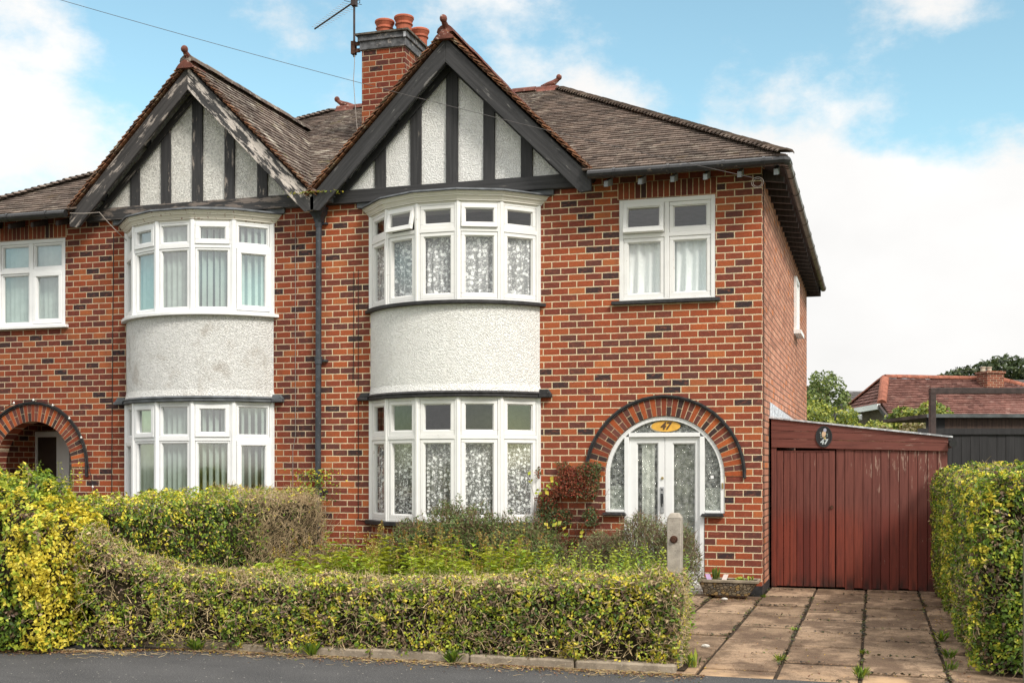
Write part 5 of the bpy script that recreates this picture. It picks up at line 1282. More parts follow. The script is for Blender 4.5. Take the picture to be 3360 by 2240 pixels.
# tall hedge on the right of the drive
rh = lambda s: 1.63+.03*np.sin(s*1.7)
RP = [(2.60, 1.0), (2.60, -5.42)]
def rcol(P):
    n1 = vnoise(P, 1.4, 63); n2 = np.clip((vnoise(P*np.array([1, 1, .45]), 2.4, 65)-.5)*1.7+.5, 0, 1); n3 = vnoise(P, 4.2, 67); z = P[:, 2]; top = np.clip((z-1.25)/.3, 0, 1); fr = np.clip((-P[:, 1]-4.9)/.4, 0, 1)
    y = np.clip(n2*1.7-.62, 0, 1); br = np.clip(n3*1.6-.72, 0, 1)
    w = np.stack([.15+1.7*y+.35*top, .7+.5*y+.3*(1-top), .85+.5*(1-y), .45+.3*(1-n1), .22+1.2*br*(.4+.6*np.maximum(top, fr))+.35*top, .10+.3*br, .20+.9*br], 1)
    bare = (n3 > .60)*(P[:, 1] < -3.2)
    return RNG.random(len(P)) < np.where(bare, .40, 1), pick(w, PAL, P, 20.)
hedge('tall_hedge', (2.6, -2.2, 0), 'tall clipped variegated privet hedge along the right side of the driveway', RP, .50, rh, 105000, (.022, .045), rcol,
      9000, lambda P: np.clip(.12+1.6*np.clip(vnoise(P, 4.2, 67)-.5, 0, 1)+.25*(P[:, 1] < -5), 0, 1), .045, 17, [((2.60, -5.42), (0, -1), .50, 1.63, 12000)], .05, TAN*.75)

# ---- shrubs
def blob_points(n, c, r, lump=.15, depth=.12, seed=0, zmin=.04):
    D = unit(RNG.normal(0, 1, (n, 3))); D[:, 2] = np.abs(D[:, 2])*np.where(RNG.random(n) < .8, 1, -.5); r = np.array(r); rr = 1+(vnoise(D, 2.2, seed)-.5)*2*lump+(vnoise(D, 5, seed+3)-.5)*lump-np.minimum(RNG.exponential(depth, n), .6)
    P = np.array(c)+D*r*rr[:, None]; k = P[:, 2] > zmin; return P[k], unit(D/r)[k]
def shrub(name, label, loc, blobs, n, size, pal, w, aspect, ntw, twl, twcol, seed, spread=.8, cat='shrub', droop=0, twr=(.0018, .0045)):
    s = thing(name, loc, label, cat); PP, NN = [], []
    vol = [b[1][0]*b[1][2] for b in blobs]
    for b, v in zip(blobs, vol):
        p, q = blob_points(int(n*v/sum(vol)), *b, seed=seed); PP.append(p); NN.append(q)
    P, N3 = np.concatenate(PP), np.concatenate(NN); wv = w(P); N3[:, 2] += .3
    link('foliage', leaf_mesh('foliage', P, N3, RNG.uniform(*size, len(P)), pick(wv, np.array(pal)), aspect, spread, droop=droop), s)
    if ntw:
        k = RNG.integers(0, len(P), ntw); D = N3[k]*.6+RNG.normal(0, .45, (ntw, 3))+np.array([0, 0, .5]); L = RNG.uniform(*twl, ntw)
        link('twigs', twig_mesh('twigs', P[k]-unit(D)*L[:, None]*.6, D, L, RNG.uniform(*twr, ntw), twcol*RNG.uniform(.5, 1.3, (ntw, 1))), s)
        m = 40; c = np.array(loc); D = np.stack([RNG.normal(0, .45, m), RNG.normal(0, .35, m), np.ones(m)], 1); base = np.tile(c, (m, 1))+np.stack([RNG.uniform(-.4, .4, m)*blobs[0][1][0], RNG.uniform(-.2, .2, m), np.zeros(m)], 1)
        link('stems', twig_mesh('stems', base, D, RNG.uniform(.4, .75, m), RNG.uniform(.006, .012, m), twcol*RNG.uniform(.4, .9, (m, 1))), s)
    return s
HG, HG2 = np.array((.085, .135, .035)), np.array((.15, .20, .06))
nz = lambda P, s, k: vnoise(P, s, k)
shrub('evergreen_shrub', 'dark green small leaved shrub growing under the ground floor bay window', (-3.6, -1.15, 0),
      [((-4.25, -1.1, .45), (.52, .42, .50), .34, .16), ((-3.72, -1.15, .55), (.55, .42, .62), .34, .16), ((-3.05, -1.1, .45), (.62, .45, .56), .36, .16), ((-2.65, -1.3, .35), (.42, .4, .45), .2, .15)],
      36000, (.026, .050), [HG*1.25, HG2*1.2, DKG*1.2, BRN], lambda P: np.stack([1+0*P[:, 0], .3+1.2*nz(P, 4, 1)*(P[:, 2] > .5), .9-.3*P[:, 2], .25+.8*(nz(P, 2.5, 5) > .6)], 1), .38, 5200, (.06, .24), BRN*1.1, 71)
s = thing('cotoneaster', (-2.45, -.12, 0), 'red leaved cotoneaster trained flat against the brick between bay and door', 'shrub')
m = 30000; P = np.stack([RNG.uniform(-2.96, -1.98, m), -.02-RNG.exponential(.09, m), RNG.uniform(.05, 1.72, m)], 1)
top = 1.60+.12*np.sin((P[:, 0]+2.95)*3.3)+.30*(nz(P*np.array([1, 0, 0]), 7, 3)-.5)-.10*(P[:, 0] > -2.25)*(P[:, 0]+2.25)*4
k = (P[:, 2] < top) & (nz(P*np.array([1, .2, 1]), 5, 81)+.20*(P[:, 2] < .9) > .47) & (P[:, 1] > -.4); P = P[k]; m = len(P)
gr = np.clip(nz(P, 2.4, 83)*1.8-.22+.3*(P[:, 0] > -2.4), 0, 1)
link('foliage', leaf_mesh('foliage', P, np.tile([.1, -1, .4], (m, 1)), RNG.uniform(.018, .034, m), pick(np.stack([.9*(1-gr), .8*(1-gr), 1.5*gr, .7*gr+.2, .25+0*gr], 1), np.array([(.16, .045, .022), (.26, .075, .03), (.11, .14, .045), (.06, .08, .03), (.34, .05, .03)])), .6, .7), s)
TP, TD = [], []
for i in range(26):
    q = np.array([RNG.uniform(-2.7, -2.2), -.05, RNG.uniform(.0, .9)]); d = np.array([RNG.normal(0, .8), -.05, 1.0]); d /= np.linalg.norm(d)
    for j in range(14):
        TP.append(q+d*j*.045); TD.append(np.array([d[2]*(1 if j % 2 else -1), -.3, -d[0]*(1 if j % 2 else -1)+.6]))
    TP.append(q); TD.append(d)
m = len(TP); link('twigs', twig_mesh('twigs', np.array(TP), np.array(TD), np.where(np.arange(m) % 15 == 14, .6, .12), np.where(np.arange(m) % 15 == 14, .005, .002), np.tile((.13, .05, .03), (m, 1))), s)
RG, RG2 = np.array((.15, .19, .075)), np.array((.26, .30, .13))
shrub('wispy_shrub', 'wispy grey green narrow leaved shrub in front of the white front door', (-1.45, -1.5, 0),
      [((-1.75, -1.45, .35), (.42, .38, .52), .22, .2), ((-1.25, -1.5, .45), (.5, .4, .64), .2, .2), ((-.86, -1.5, .40), (.30, .34, .62), .2, .2)],
      13000, (.032, .060), [RG, RG2, HG, TAN*.6, (.10, .04, .03)], lambda P: np.stack([1+0*P[:, 0], .4+.8*nz(P, 3, 2), .5+0*P[:, 0], .4*(nz(P, 3, 7) > .55), .12+0*P[:, 0]], 1), .20, 3600, (.08, .26), BRN*.95, 91, 1.0)
# tall soft shoots behind the hedge beside the gatepost
s = thing('snowberry', (-1.05, -4.6, 0), 'light green leafy shoots rising behind the front hedge beside the gatepost', 'shrub')
m = 150; P = np.stack([RNG.normal(-.95, .42, m).clip(-2.2, -.25), RNG.uniform(-5.2, -4.0, m), np.full(m, .05)], 1); sprigs(s, P, .55, .92, np.array([LIME*.75, GRN*1.35, LIME]), ls=(.045, .075))
# rose
s = thing('rose', (-2.93, -.30, 0), 'nearly bare rose stem with a few yellow leaves beside the bay window', 'shrub')
TP = np.array([(-2.93, -.28, 0), (-2.93, -.28, .45), (-2.95, -.30, .9), (-2.93, -.3, .9), (-2.90, -.3, 1.2), (-2.92, -.3, .6), (-2.95, -.3, .75)]); TD = np.array([(0, 0, 1), (-.05, 0, 1), (-.12, 0, 1), (.15, -.1, 1), (.5, -.1, 1), (.9, -.2, .5), (.8, -.2, .3)])
link('stems', twig_mesh('stems', TP, TD, [.5, .5, .62, .5, .35, .5, .4], [.007, .006, .004, .004, .003, .004, .004], np.tile((.17, .09, .06), (7, 1))), s)
m = 46; cc = np.array([(-2.98, -.3, 1.48), (-2.72, -.32, 1.44), (-2.86, -.3, 1.30), (-2.50, -.4, .82), (-2.62, -.4, .92), (-2.75, -.35, .80), (-2.25, -.45, .80)]); P = cc[RNG.integers(0, 7, m)]+RNG.normal(0, .045, (m, 3))
link('foliage', leaf_mesh('foliage', P, np.tile([.2, -.6, .6], (m, 1)), RNG.uniform(.05, .085, m), pick(np.tile([1, 1, .5], (m, 1)), np.array([YEL*.9, LIME, GRN])), .75, .6), s)
# creeper by the downpipe
s = thing('creeper', (-6.2, -.1, .9), 'thin creeper climbing round the foot of the black downpipe', 'climber')
m = 330; P = np.stack([RNG.normal(-6.2, .17, m), -.13-RNG.exponential(.05, m), 1.62-np.abs(RNG.normal(0, .24, m))], 1)
link('foliage', leaf_mesh('foliage', P, np.tile([.1, -1, .4], (m, 1)), RNG.uniform(.025, .05, m), pick(np.tile([.3, 1, 1.2, .3], (m, 1)), PAL[:4]), .6, .8), s)
m = 26; P = np.stack([RNG.uniform(-6.5, -5.95, m), np.full(m, -.12), RNG.uniform(1.0, 1.35, m)], 1); link('stems', twig_mesh('stems', P, np.stack([RNG.normal(0, .5, m), RNG.normal(-.1, .1, m), np.ones(m)], 1), RNG.uniform(.15, .4, m), np.full(m, .003), np.tile((.2, .13, .07), (m, 1))), s)

# ferns
def fern(c, label, L, n, col, lean):
    s = thing('fern', c, label, 'fern'); FP_, FN, FS, TP, TD = [], [], [], [], []
    for i in range(n):
        a = lean+RNG.normal(0, .9); d = np.array([math.cos(a), math.sin(a)*.6, 0]); h = RNG.uniform(.75, 1.05)*L
        for j in range(1, 26):
            t = j/26; p = np.array(c)+d*h*.62*t**1.3+np.array([0, 0, h*(t-.28*t*t)]); w = .085*math.sin(PI*min(1, t*.9+.12))*L*2
            for sg in (1, -1):
                sd = np.array([-d[1], d[0], 0]); sd = sd/np.linalg.norm(sd)*sg; FP_.append(np.stack([p, p+sd*w*.5+d*.01+np.array([0, 0, .006]), p+sd*w, p+sd*w*.5-d*.012+np.array([0, 0, .006])]))
            TP.append(p); TD.append(np.array([d[0]*.6, d[1]*.6, .7]))
    k = len(FP_); link('fronds', np_mesh('fronds', np.array(FP_), [(0, 1, 2, 3)], col*RNG.uniform(.75, 1.25, (k, 1)), 'leaf'), s)
    m = len(TP); link('stems', twig_mesh('stems', np.array(TP), np.array(TD), np.full(m, .03), np.full(m, .002), np.tile(col*.8, (m, 1))), s)
fern((-1.78, -2.3, .12), 'green fern at the foot of the wispy shrub', .45, 9, np.array((.20, .25, .07)), 1.6)
fern((-5.02, -3.4, .25), 'pale blue green ferny leaf standing up in the left of the flower bed', .48, 5, np.array((.22, .30, .20)), .6)

# leafy bed plants with brown seed heads, every plant an object
def bed_plant(k, tall):
    s = thing('bed_plant', (0, 0, 0), 'leafy green plant with a brown seed spike in the overgrown flower bed' if tall else 'low broad leaved green plant in the overgrown flower bed', 'plant', 'seed headed plants in the flower bed' if tall else 'low leafy plants in the flower bed')
    LPs, LN, LS, LC, TP, TD, TL = [], [], [], [], [], [], []
    hue = RNG.uniform(.75, 1.2)*np.array([RNG.uniform(.85, 1.15), 1, .9])
    for st in range(4):
        x, y = RNG.normal(0, .05, 2); h = RNG.uniform(.62, .90) if tall else RNG.uniform(.30, .50); d = unit(np.array([[RNG.normal(0, .12), RNG.normal(0, .12), 1]]))[0]; TP.append((x, y, 0)); TD.append(d); TL.append(h)
        nl = 18 if tall else 10
        for i in range(nl):
            t = .15+.72*i/nl; a = i*2.4+RNG.normal(0, .3); o = np.array([math.cos(a), math.sin(a), .35]); sz = (.165-.06*t)*RNG.uniform(.8, 1.25)*(1 if tall else 1.2)
            LPs.append(np.array([x, y, 0])+d*h*t+o*sz*.5); LN.append(o); LS.append(sz); LC.append((GRN*1.25*(1-t)+LIME*.95*t)*hue*RNG.uniform(.7, 1.35))
    V = []
    for p, o, sz in zip(LPs, LN, LS):
        o = o/np.linalg.norm(o); sd = np.cross(o, [0, 0, 1]); sd /= np.linalg.norm(sd); w = sz*.23; dn = np.array([0, 0, -sz*.18])
        V.append(np.stack([p-o*sz*.5, p+sd*w+np.array([0, 0, .008]), p+o*sz*.5+dn, p-sd*w+np.array([0, 0, .008])]))
    link('foliage', np_mesh('foliage', np.array(V), [(0, 1, 2), (0, 2, 3)], np.array(LC), 'leaf'), s)
    link('stems', twig_mesh('stems', np.array(TP, float), np.array(TD), TL, np.full(len(TP), .004), np.tile((.17, .16, .06), (len(TP), 1))), s)
    if tall:
        for p, d, h in zip(TP, TD, TL):
            P, q = [], []
            for i in range(15): u = RNG.random(); P.append(np.array(p)+d*h*(.90+.17*u)+RNG.normal(0, .016*(1.15-u), 3)*np.array([1, 1, .4])); q.append((0, 0, 1))
            m = len(P); link('seed_head', leaf_mesh('seed_head', np.array(P), np.array(q, float), RNG.uniform(.018, .032, m), pick(np.tile([.8, 1, 1], (m, 1)), np.array([(.26, .13, .04), (.33, .20, .05), (.34, .30, .07)])), .6, 1.2), s)
    return s
def copy_tree(o, parent=None):
    c = o.copy(); SC.collection.objects.link(c)
    if parent is not None: c.parent = parent
    for ch in list(o.children): copy_tree(ch, c)
    return c
protoT = [bed_plant(i, True) for i in range(6)]; protoL = [bed_plant(i, False) for i in range(4)]
spots = []
rn = random.Random(21)
while len(spots) < 125:
    x, y = rn.uniform(-5.8, -1.9), rn.uniform(-5.2, -1.55)
    if x > -2.6 and y > -2.2: continue
    if all((x-a)**2+(y-c)**2 > .21**2 for a, c in spots): spots.append((x, y))
first = set()
for i, (x, y) in enumerate(spots):
    low = x < -4.9 or y < -4.3 or x > -2.3 or rn.random() < .12; pr = (protoL[i % 4] if low else protoT[i % 6])
    o = pr if pr.name not in first else copy_tree(pr); first.add(pr.name)
    o.location = (x, y, .02); o.rotation_euler[2] = rn.uniform(0, 6.28); k = rn.uniform(.85, 1.15)*(.92 if y < -3.6 else 1.0)*(1.25 if low and x < -4.9 else 1); o.scale = (k, k, k)

# little plants in the planter and weeds in the paving
def weed(loc, label, h, n, wide, pal, blade, group=None, cat='weed', parent=None):
    s = thing('weed', loc, label, cat, group); V = []
    for i in range(n):
        a = RNG.uniform(0, 2*PI); r = RNG.uniform(.2, 1)*wide; L = h*RNG.uniform(.5, 1.1); p0 = np.array(loc)+np.array([RNG.normal(0, .018), RNG.normal(0, .018), 0]); d = np.array([math.cos(a)*r, math.sin(a)*r, L]); sd = np.array([-math.sin(a), math.cos(a), 0])*blade
        mid = p0+d*.55+np.array([0, 0, L*.12]); V.append(np.stack([p0, mid+sd, p0+d*np.array([1, 1, .95]), mid-sd]))
    link('leaves', np_mesh('leaves', np.array(V), [(0, 1, 2), (0, 2, 3)], pick(np.ones((n, len(pal))), np.array(pal)), 'leaf'), s); return s
weed((-.55, -.30, .215), 'small bushy herb at the left end of the trough planter', .17, 60, .06, [GRN*1.3, HG2, LIME*.7], .011, cat='plant')
weed((-.24, -.30, .215), 'low lettuce green seedling near the middle of the trough planter', .055, 22, .07, [LIME*.9, GRN*1.4], .016, cat='plant')
weed((-.12, -.28, .215), 'tiny upright seedling at the right end of the trough planter', .07, 12, .03, [LIME*.9, GRN*1.4], .012, cat='plant')
Wd = [((.60, -5.15, 0), 'grass tuft in the paving joint nearest the front of the drive', .07, 40, .07, .004), ((1.28, -5.80, 0), 'thick grass tuft at the bottom edge of the driveway', .12, 60, .08, .004), ((1.29, -4.55, 0), 'small weed in the long middle joint of the driveway', .05, 22, .06, .007),
      ((-.04, -5.72, 0), 'pale upright weed beside the foot of the gatepost', .16, 16, .06, .014), ((-.42, -4.5, 0), 'flat green weed on the paving behind the gatepost', .05, 26, .11, .008), ((1.98, -3.6, 0), 'green weed at the foot of the right hedge halfway up the drive', .12, 34, .10, .010),
      ((1.99, -4.6, 0), 'straggling weed at the foot of the right hedge near the front', .10, 30, .09, .010), ((1.98, -5.2, 0), 'grassy weed at the front foot of the right hedge', .09, 40, .07, .004), ((.05, -.25, 0), 'small weed at the brick corner beside the planter', .06, 20, .05, .008), ((.62, -3.2, 0), 'sparse weed in the left middle joint of the drive', .04, 18, .06, .006),
      ((-2.02, -6.06, 0), 'bushy green weed growing out of the kerb edging below the front hedge', .13, 70, .10, .010), ((-3.32, -6.06, 0), 'broad leaved weed spilling over the kerb edging further left', .13, 40, .12, .018), ((-4.45, -6.08, 0), 'yellow green weed tuft on the kerb under the left hedge', .12, 40, .12, .014)]
for l, lb, h, n, wd, bl in Wd: weed(l, lb, h, n, wd, [GRN, LIME*.7, GRN*1.4, HG], bl)
m = 0; P = []
for x0, x1, y in JOINTS:
    for i in range(34):
        if RNG.random() < .8: P.append((RNG.uniform(x0, x1), y+RNG.normal(0, .022), .012))
for xj in (-.60, .02, .63, 1.275, 1.935):
    for i in range(430): P.append((xj+RNG.normal(0, .014), RNG.uniform(-5.9, 1.0), .012))
P = np.array(P); P = P[(vnoise(P, 2.2, 131) > .46) & ((P[:, 0] > -.95) & (P[:, 1] < .95))]; m = len(P)
tag(link('joint_moss', leaf_mesh('joint_moss', P, np.tile([0, 0, 1.], (m, 1)), RNG.uniform(.015, .045, m), pick(np.tile([.3, .5, 1, .8], (m, 1)), np.array([(.13, .15, .04), (.07, .075, .03), (.055, .042, .03), (.03, .026, .02)])), .6, .35)), 'dark moss and dirt lodged in the joints of the driveway slabs', 'moss', kind='stuff')
# fallen leaves and clippings
m = 9000; P = np.stack([RNG.uniform(-7.4, .1, m), -6.04-RNG.exponential(.07, m), np.full(m, .008)], 1)
P[:1700, 0] = RNG.uniform(-.9, 2.1, 1700); P[:1700, 1] = RNG.uniform(-5.9, 1.0, 1700); P[1500:1700, 0] = RNG.normal(-.4, .35, 200); P[1500:1700, 1] = RNG.normal(-.55, .12, 200); P[1000:1500, 0] = 2.1-RNG.exponential(.12, 500)
k0 = P[:, 0] < -4.6; P[k0, 1] -= .55*np.clip((-4.6-P[k0, 0])/1.2, 0, 1)
P = P[~((P[:, 0] < -.9) & (P[:, 1] > -5.9))]; m = len(P)
me = leaf_mesh('leaf_litter', P, np.tile([0, 0, 1.], (m, 1)), RNG.uniform(.010, .034, m), pick(np.tile([.15, .1, .05, .05, .2, .5, 1], (m, 1)), PAL*np.array([.8, .62, .6])), .5, .25)
tag(link('leaf_litter', me), 'brown fallen leaves and clippings along kerb and driveway', 'leaf litter', kind='stuff')
m = 900; P = np.stack([RNG.uniform(-7, 0, m), -6.05-RNG.exponential(.09, m), np.full(m, .012)], 1); P[P[:, 0] < -4.6, 1] -= .35
tag(link('clippings', twig_mesh('clippings', P, np.stack([RNG.normal(0, 1, m), RNG.normal(0, .5, m), RNG.normal(0, .06, m)], 1), RNG.uniform(.03, .12, m), np.full(m, .0018), TAN*RNG.uniform(.5, 1.2, (m, 1)))), 'dry straw and hedge clippings strewn at the kerb', 'clippings', kind='stuff')
m = 700; P = np.stack([RNG.normal(-6.2, .16, m), RNG.normal(-.25, .07, m), np.full(m, 5.51)], 1)
o = link('moss', leaf_mesh('moss', P, np.tile([0, -.4, 1.], (m, 1)), RNG.uniform(.02, .06, m), pick(np.tile([.4, .8, .6, .1, .1, .5], (m, 1)), PAL[:6]*.8), .35, .9)); tag(o, 'tuft of moss and grass in the valley gutter between the gables', 'moss', kind='stuff')
# ------------------------------------------------------------------ beyond the garage
cT, sT = math.cos(TH), math.sin(TH)
def far(xr, z):                      # a place xr to the right and z away from where the photographer stood
    return (1.381+xr*cT-z*sT, -15.443+xr*sT+z*cT)
# black boarded fence and shed behind the hedge
fx, fy = far(6.9, 20.0)
t = thing('fence', (fx+2, fy+.6, 0), 'black tarred board fence behind the garage and the right hedge', 'fence')
M['tar'] = m_wood('tarred boards', (.018, .017, .018), (.13, .11, .10), .33); M['tarbrown'] = m_wood('brown boards', (.065, .040, .030), (.16, .12, .09), .35)
d = Vector((cT, sT, 0)); nrm = Vector((-sT, cT, 0)); o0 = Vector((fx, fy, 0))
TF = lambda u, w, z: tuple(o0+d*u+nrm*w+Vector((0, 0, z)))
rn = random.Random(4); m = MB(); u = -.05
while u < 7: m.boxT(TF, u, u+.145, rn.uniform(0, .012), .03, 0, 2.22+rn.uniform(-.012, .012)); u += .15
m.build('boards', 'tar', t); m = MB(); m.boxT(TF, -.05, 7, -.03, -.002, 2.20, 2.30); m.build('rail', 'tar', t)
m = MB(); m.boxT(TF, 2.75, 2.84, -.05, -.004, 0, 2.19); m.build('fence_post', 'tarbrown', t)
TS = lambda u, w, z: tuple(o0+d*u+nrm*(w+1.6)+Vector((0, 0, z)))
t = thing('shed', (fx+3, fy+3, 0), 'low brown boarded shed with a dark felt roof edge behind the black fence', 'shed')
m = MB(); u = 1.0
while u < 7: m.boxT(TS, u, u+.12, 0, .02, 0, 2.54); u += .122
m.build('wall', 'tarbrown', t); m = MB(); m.boxT(TS, .62, 7.2, -.15, 2.4, 2.545, 2.61); m.build('roof', m_plain('shed felt', (.10, .11, .11), .9, .2, .3, 4, .4), t)
m = MB(); m.boxT(TS, .66, .998, .0, .02, 0, 2.54); m.build('side_board', 'tar', t)
# brown steel frame
ax, ay = far(6.57, 18.5); A0 = Vector((ax, ay, 0)); TA = lambda u, w, z: tuple(A0+d*u+nrm*w+Vector((0, 0, z)))
t = thing('metal_frame', (ax, ay, 0), 'brown steel goalpost frame standing between garage and black fence', 'frame')
m = MB(); m.boxT(TA, -.045, .045, -.045, .045, 0, 2.79); m.build('upright', 'rustbrown', t, bevel=.006)
m = MB(); m.boxT(TA, -.0452, 4.5, -.046, .046, 2.791, 2.885); m.build('crossbar', 'rustbrown', t, bevel=.006)
m = MB(); m.boxT(TA, 4.41, 4.5, -.045, .045, 0, 2.79); m.build('upright', 'rustbrown', t, bevel=.006)

# bungalow with a half hipped red roof
def far3(xr, z, h): p = far(xr, z); return Vector((p[0], p[1], h))
t = thing('bungalow', tuple(far3(17, 46, 0)), 'distant bungalow with a red half hipped tiled roof and brown pebbledash end', 'bungalow')
RL, RR = far3(14.55, 46.2, 5.08), far3(19.4, 47.2, 5.06)
HN, HF = far3(13.65, 43.7, 3.95), far3(13.75, 48.9, 3.95)
dirx = (RR-RL); dirx.z = 0; dirx.normalize(); diry = Vector((-dirx.y, dirx.x, 0))
run = 2.5; slope = (5.08-3.95)/2.55
EN, EF = HN-diry*2.4-dirx*.55+Vector((0, 0, -2.4*slope)), HF+diry*2.4-dirx*.2+Vector((0, 0, -2.4*slope))
ER = RR+dirx*3.9-diry*5.6; ER.z = EN.z
t1 = MB(); S = (RL-HN); S -= dirx*S.dot(dirx)
tiles(t1, HN, dirx, S, slope_poly(HN, dirx, S, [EN, EN+dirx*10.5, RR, RL, HN]), .17, .22, .05, .03, .006, 3); t1.build('roof', 'tile_red', t)
t1 = MB(); e = (HF-HN).normalized(); S2 = RL-HN; S2 -= e*S2.dot(e); tiles(t1, HN, e, S2, slope_poly(HN, e, S2, [HN, HF, RL]), .17, .22, .05, .03, .006, 5); t1.build('half_hip', 'tile_red', t)
m = MB(); m.add([EN, EN+dirx*10.5, RR, RL, HN, HF, EF, EF+dirx*10.5], [(0, 1, 2, 3, 4), (4, 5, 3), (3, 2, 7, 6, 5)]); m.build('roof_deck', 'tile_red', t)
m = MB(); up = Vector((0, 0, .07)); ridge_tiles(m, RL+up, RR+up, .16, .45); ridge_tiles(m, HN+up, RL+up, .17, .45); ridge_tiles(m, HF+up, RL+up, .15, .45); ridge_tiles(m, RR+up, RR+dirx*3-diry*2.6+Vector((0, 0, -1.15)), .17, .45); m.build('ridge_tiles', m_plain('bungalow ridge', (.26, .095, .06), .85, .2, .3, 4, .3), t)
M['pebble'] = m_render('brown pebbledash', (.20, .165, .125), (.10, .08, .06), .6, .55)
m = MB(); dn = Vector((0, 0, -.06)); q = [HN+dn, HF+dn, EF+dn]; b0 = Vector((EF.x, EF.y, -.1)); b1 = Vector((EN.x, EN.y, -.1))
m.add([p+dirx*.16 for p in (HN+dn, HF+dn, EF+dn, b0, b1, EN+dn)], [(0, 1, 2, 3, 4, 5)]); m.quad(EN+dirx*.16+diry*.3+dn, EN+dirx*10+diry*.3+dn, b1+dirx*10+diry*.3, b1+dirx*.16+diry*.3); m.build('wall', 'pebble', t)
def beam(mb, a, c, w, h, off=Vector((0, 0, 0))):
    a, c = Vector(a)+off, Vector(c)+off; dd = (c-a).normalized(); s = dd.cross(Vector((0, 0, 1))).normalized()*w; u = Vector((0, 0, h))
    mb.add([a-s-u, a+s-u, a+s+u, a-s+u, c-s-u, c+s-u, c+s+u, c-s+u], [(0, 1, 2, 3), (4, 5, 6, 7), (0, 1, 5, 4), (1, 2, 6, 5), (2, 3, 7, 6), (3, 0, 4, 7)])
m = MB(); beam(m, HN, HF, .06, .10, -dirx*.12+Vector((0, 0, -.08))); m.build('gutter', 'upvc', t)
m = MB(); beam(m, HN, EN, .04, .09, -dirx*.1+Vector((0, 0, -.1))); beam(m, HF, EF, .04, .09, -dirx*.1+Vector((0, 0, -.1))); m.build('verge_board', 'rustbrown', t)
q = HN.lerp(HF, .42)-dirx*.25+Vector((0, 0, -.38)); m = MB(); m.box(q.x-.15, q.x+.12, q.y-.12, q.y+.12, q.z-.12, q.z+.1); m.build('alarm_box', 'upvc', t, bevel=.03)
c = far3(18.75, 46.4, 4.5); TC = lambda u, w, z: tuple(c+dirx*u+diry*w+Vector((0, 0, z)))
m = MB(); m.boxT(TC, -.36, .36, -.36, .36, -.5, .78); m.boxT(TC, -.41, .41, -.41, .41, .781, .87)
ck = m.build('chimney', 'brick_far', t); m = MB(); m.boxT(TC, -.52, .52, -.55, .5, -.2, .10); m.build('chimney_flashing', 'felt', ck)
for u in (-.22, .05): m = MB(); p = TC(u-.1, 0, .87); m.lathe([(.10, 0), (.09, .12), (.11, .15), (.11, .19), (.05, .19)], p, 10); m.build('chimney_pot', m_plain('buff pot', (.42, .36, .28), .8), ck)

# farther roofs
def far_roof(name, label, xr0, xr1, z, zr, ze, depth):
    t = thing(name, tuple(far3((xr0+xr1)/2, z, 0)), label, 'house'); a, b_ = far3(xr0, z, zr), far3(xr1, z, zr); dx = (b_-a).normalized(); dy = Vector((-dx.y, dx.x, 0))
    e0, e1 = a-dy*depth, b_-dy*depth; e0.z = e1.z = ze; S = a-e0; m = MB(); tiles(m, e0, dx, S, slope_poly(e0, dx, S, [e0, e1, b_, a]), .25, .33, .06, .03, .006, 2); k = a+dy*depth; k2 = b_+dy*depth; k.z = k2.z = ze
    m.build('roof', 'tile_grey', t); m = MB(); dn = Vector((0, 0, -.05)); m.add([e0+dn, e1+dn, b_+dn, a+dn, k+dn, k2+dn], [(0, 1, 2, 3), (3, 2, 5, 4), (0, 3, 4), (1, 2, 5)]); m.build('roof_deck', 'tile_grey', t)
    w0, w1 = e0+dy*.4, e1+dy*.4; g0, g1 = Vector((w0.x, w0.y, -.1)), Vector((w1.x, w1.y, -.1)); h0, h1 = k-dy*.4, k2-dy*.4
    m = MB(); m.add([w0+dn, w1+dn, g1, g0, h0+dn, h1+dn, Vector((h1.x, h1.y, -.1)), Vector((h0.x, h0.y, -.1))], [(0, 1, 2, 3), (4, 5, 6, 7), (0, 4, 7, 3), (1, 5, 6, 2)]); m.build('wall', 'brick_far', t); return t
far_roof('far_house', 'grey tiled roof glimpsed left of the bungalow behind the trees', 18.3, 24.5, 66, 5.80, 4.0, 4)
far_roof('far_house', 'grey tiled roof at the right edge behind the bungalow chimney', 29.3, 40, 70, 6.72, 4.6, 5)

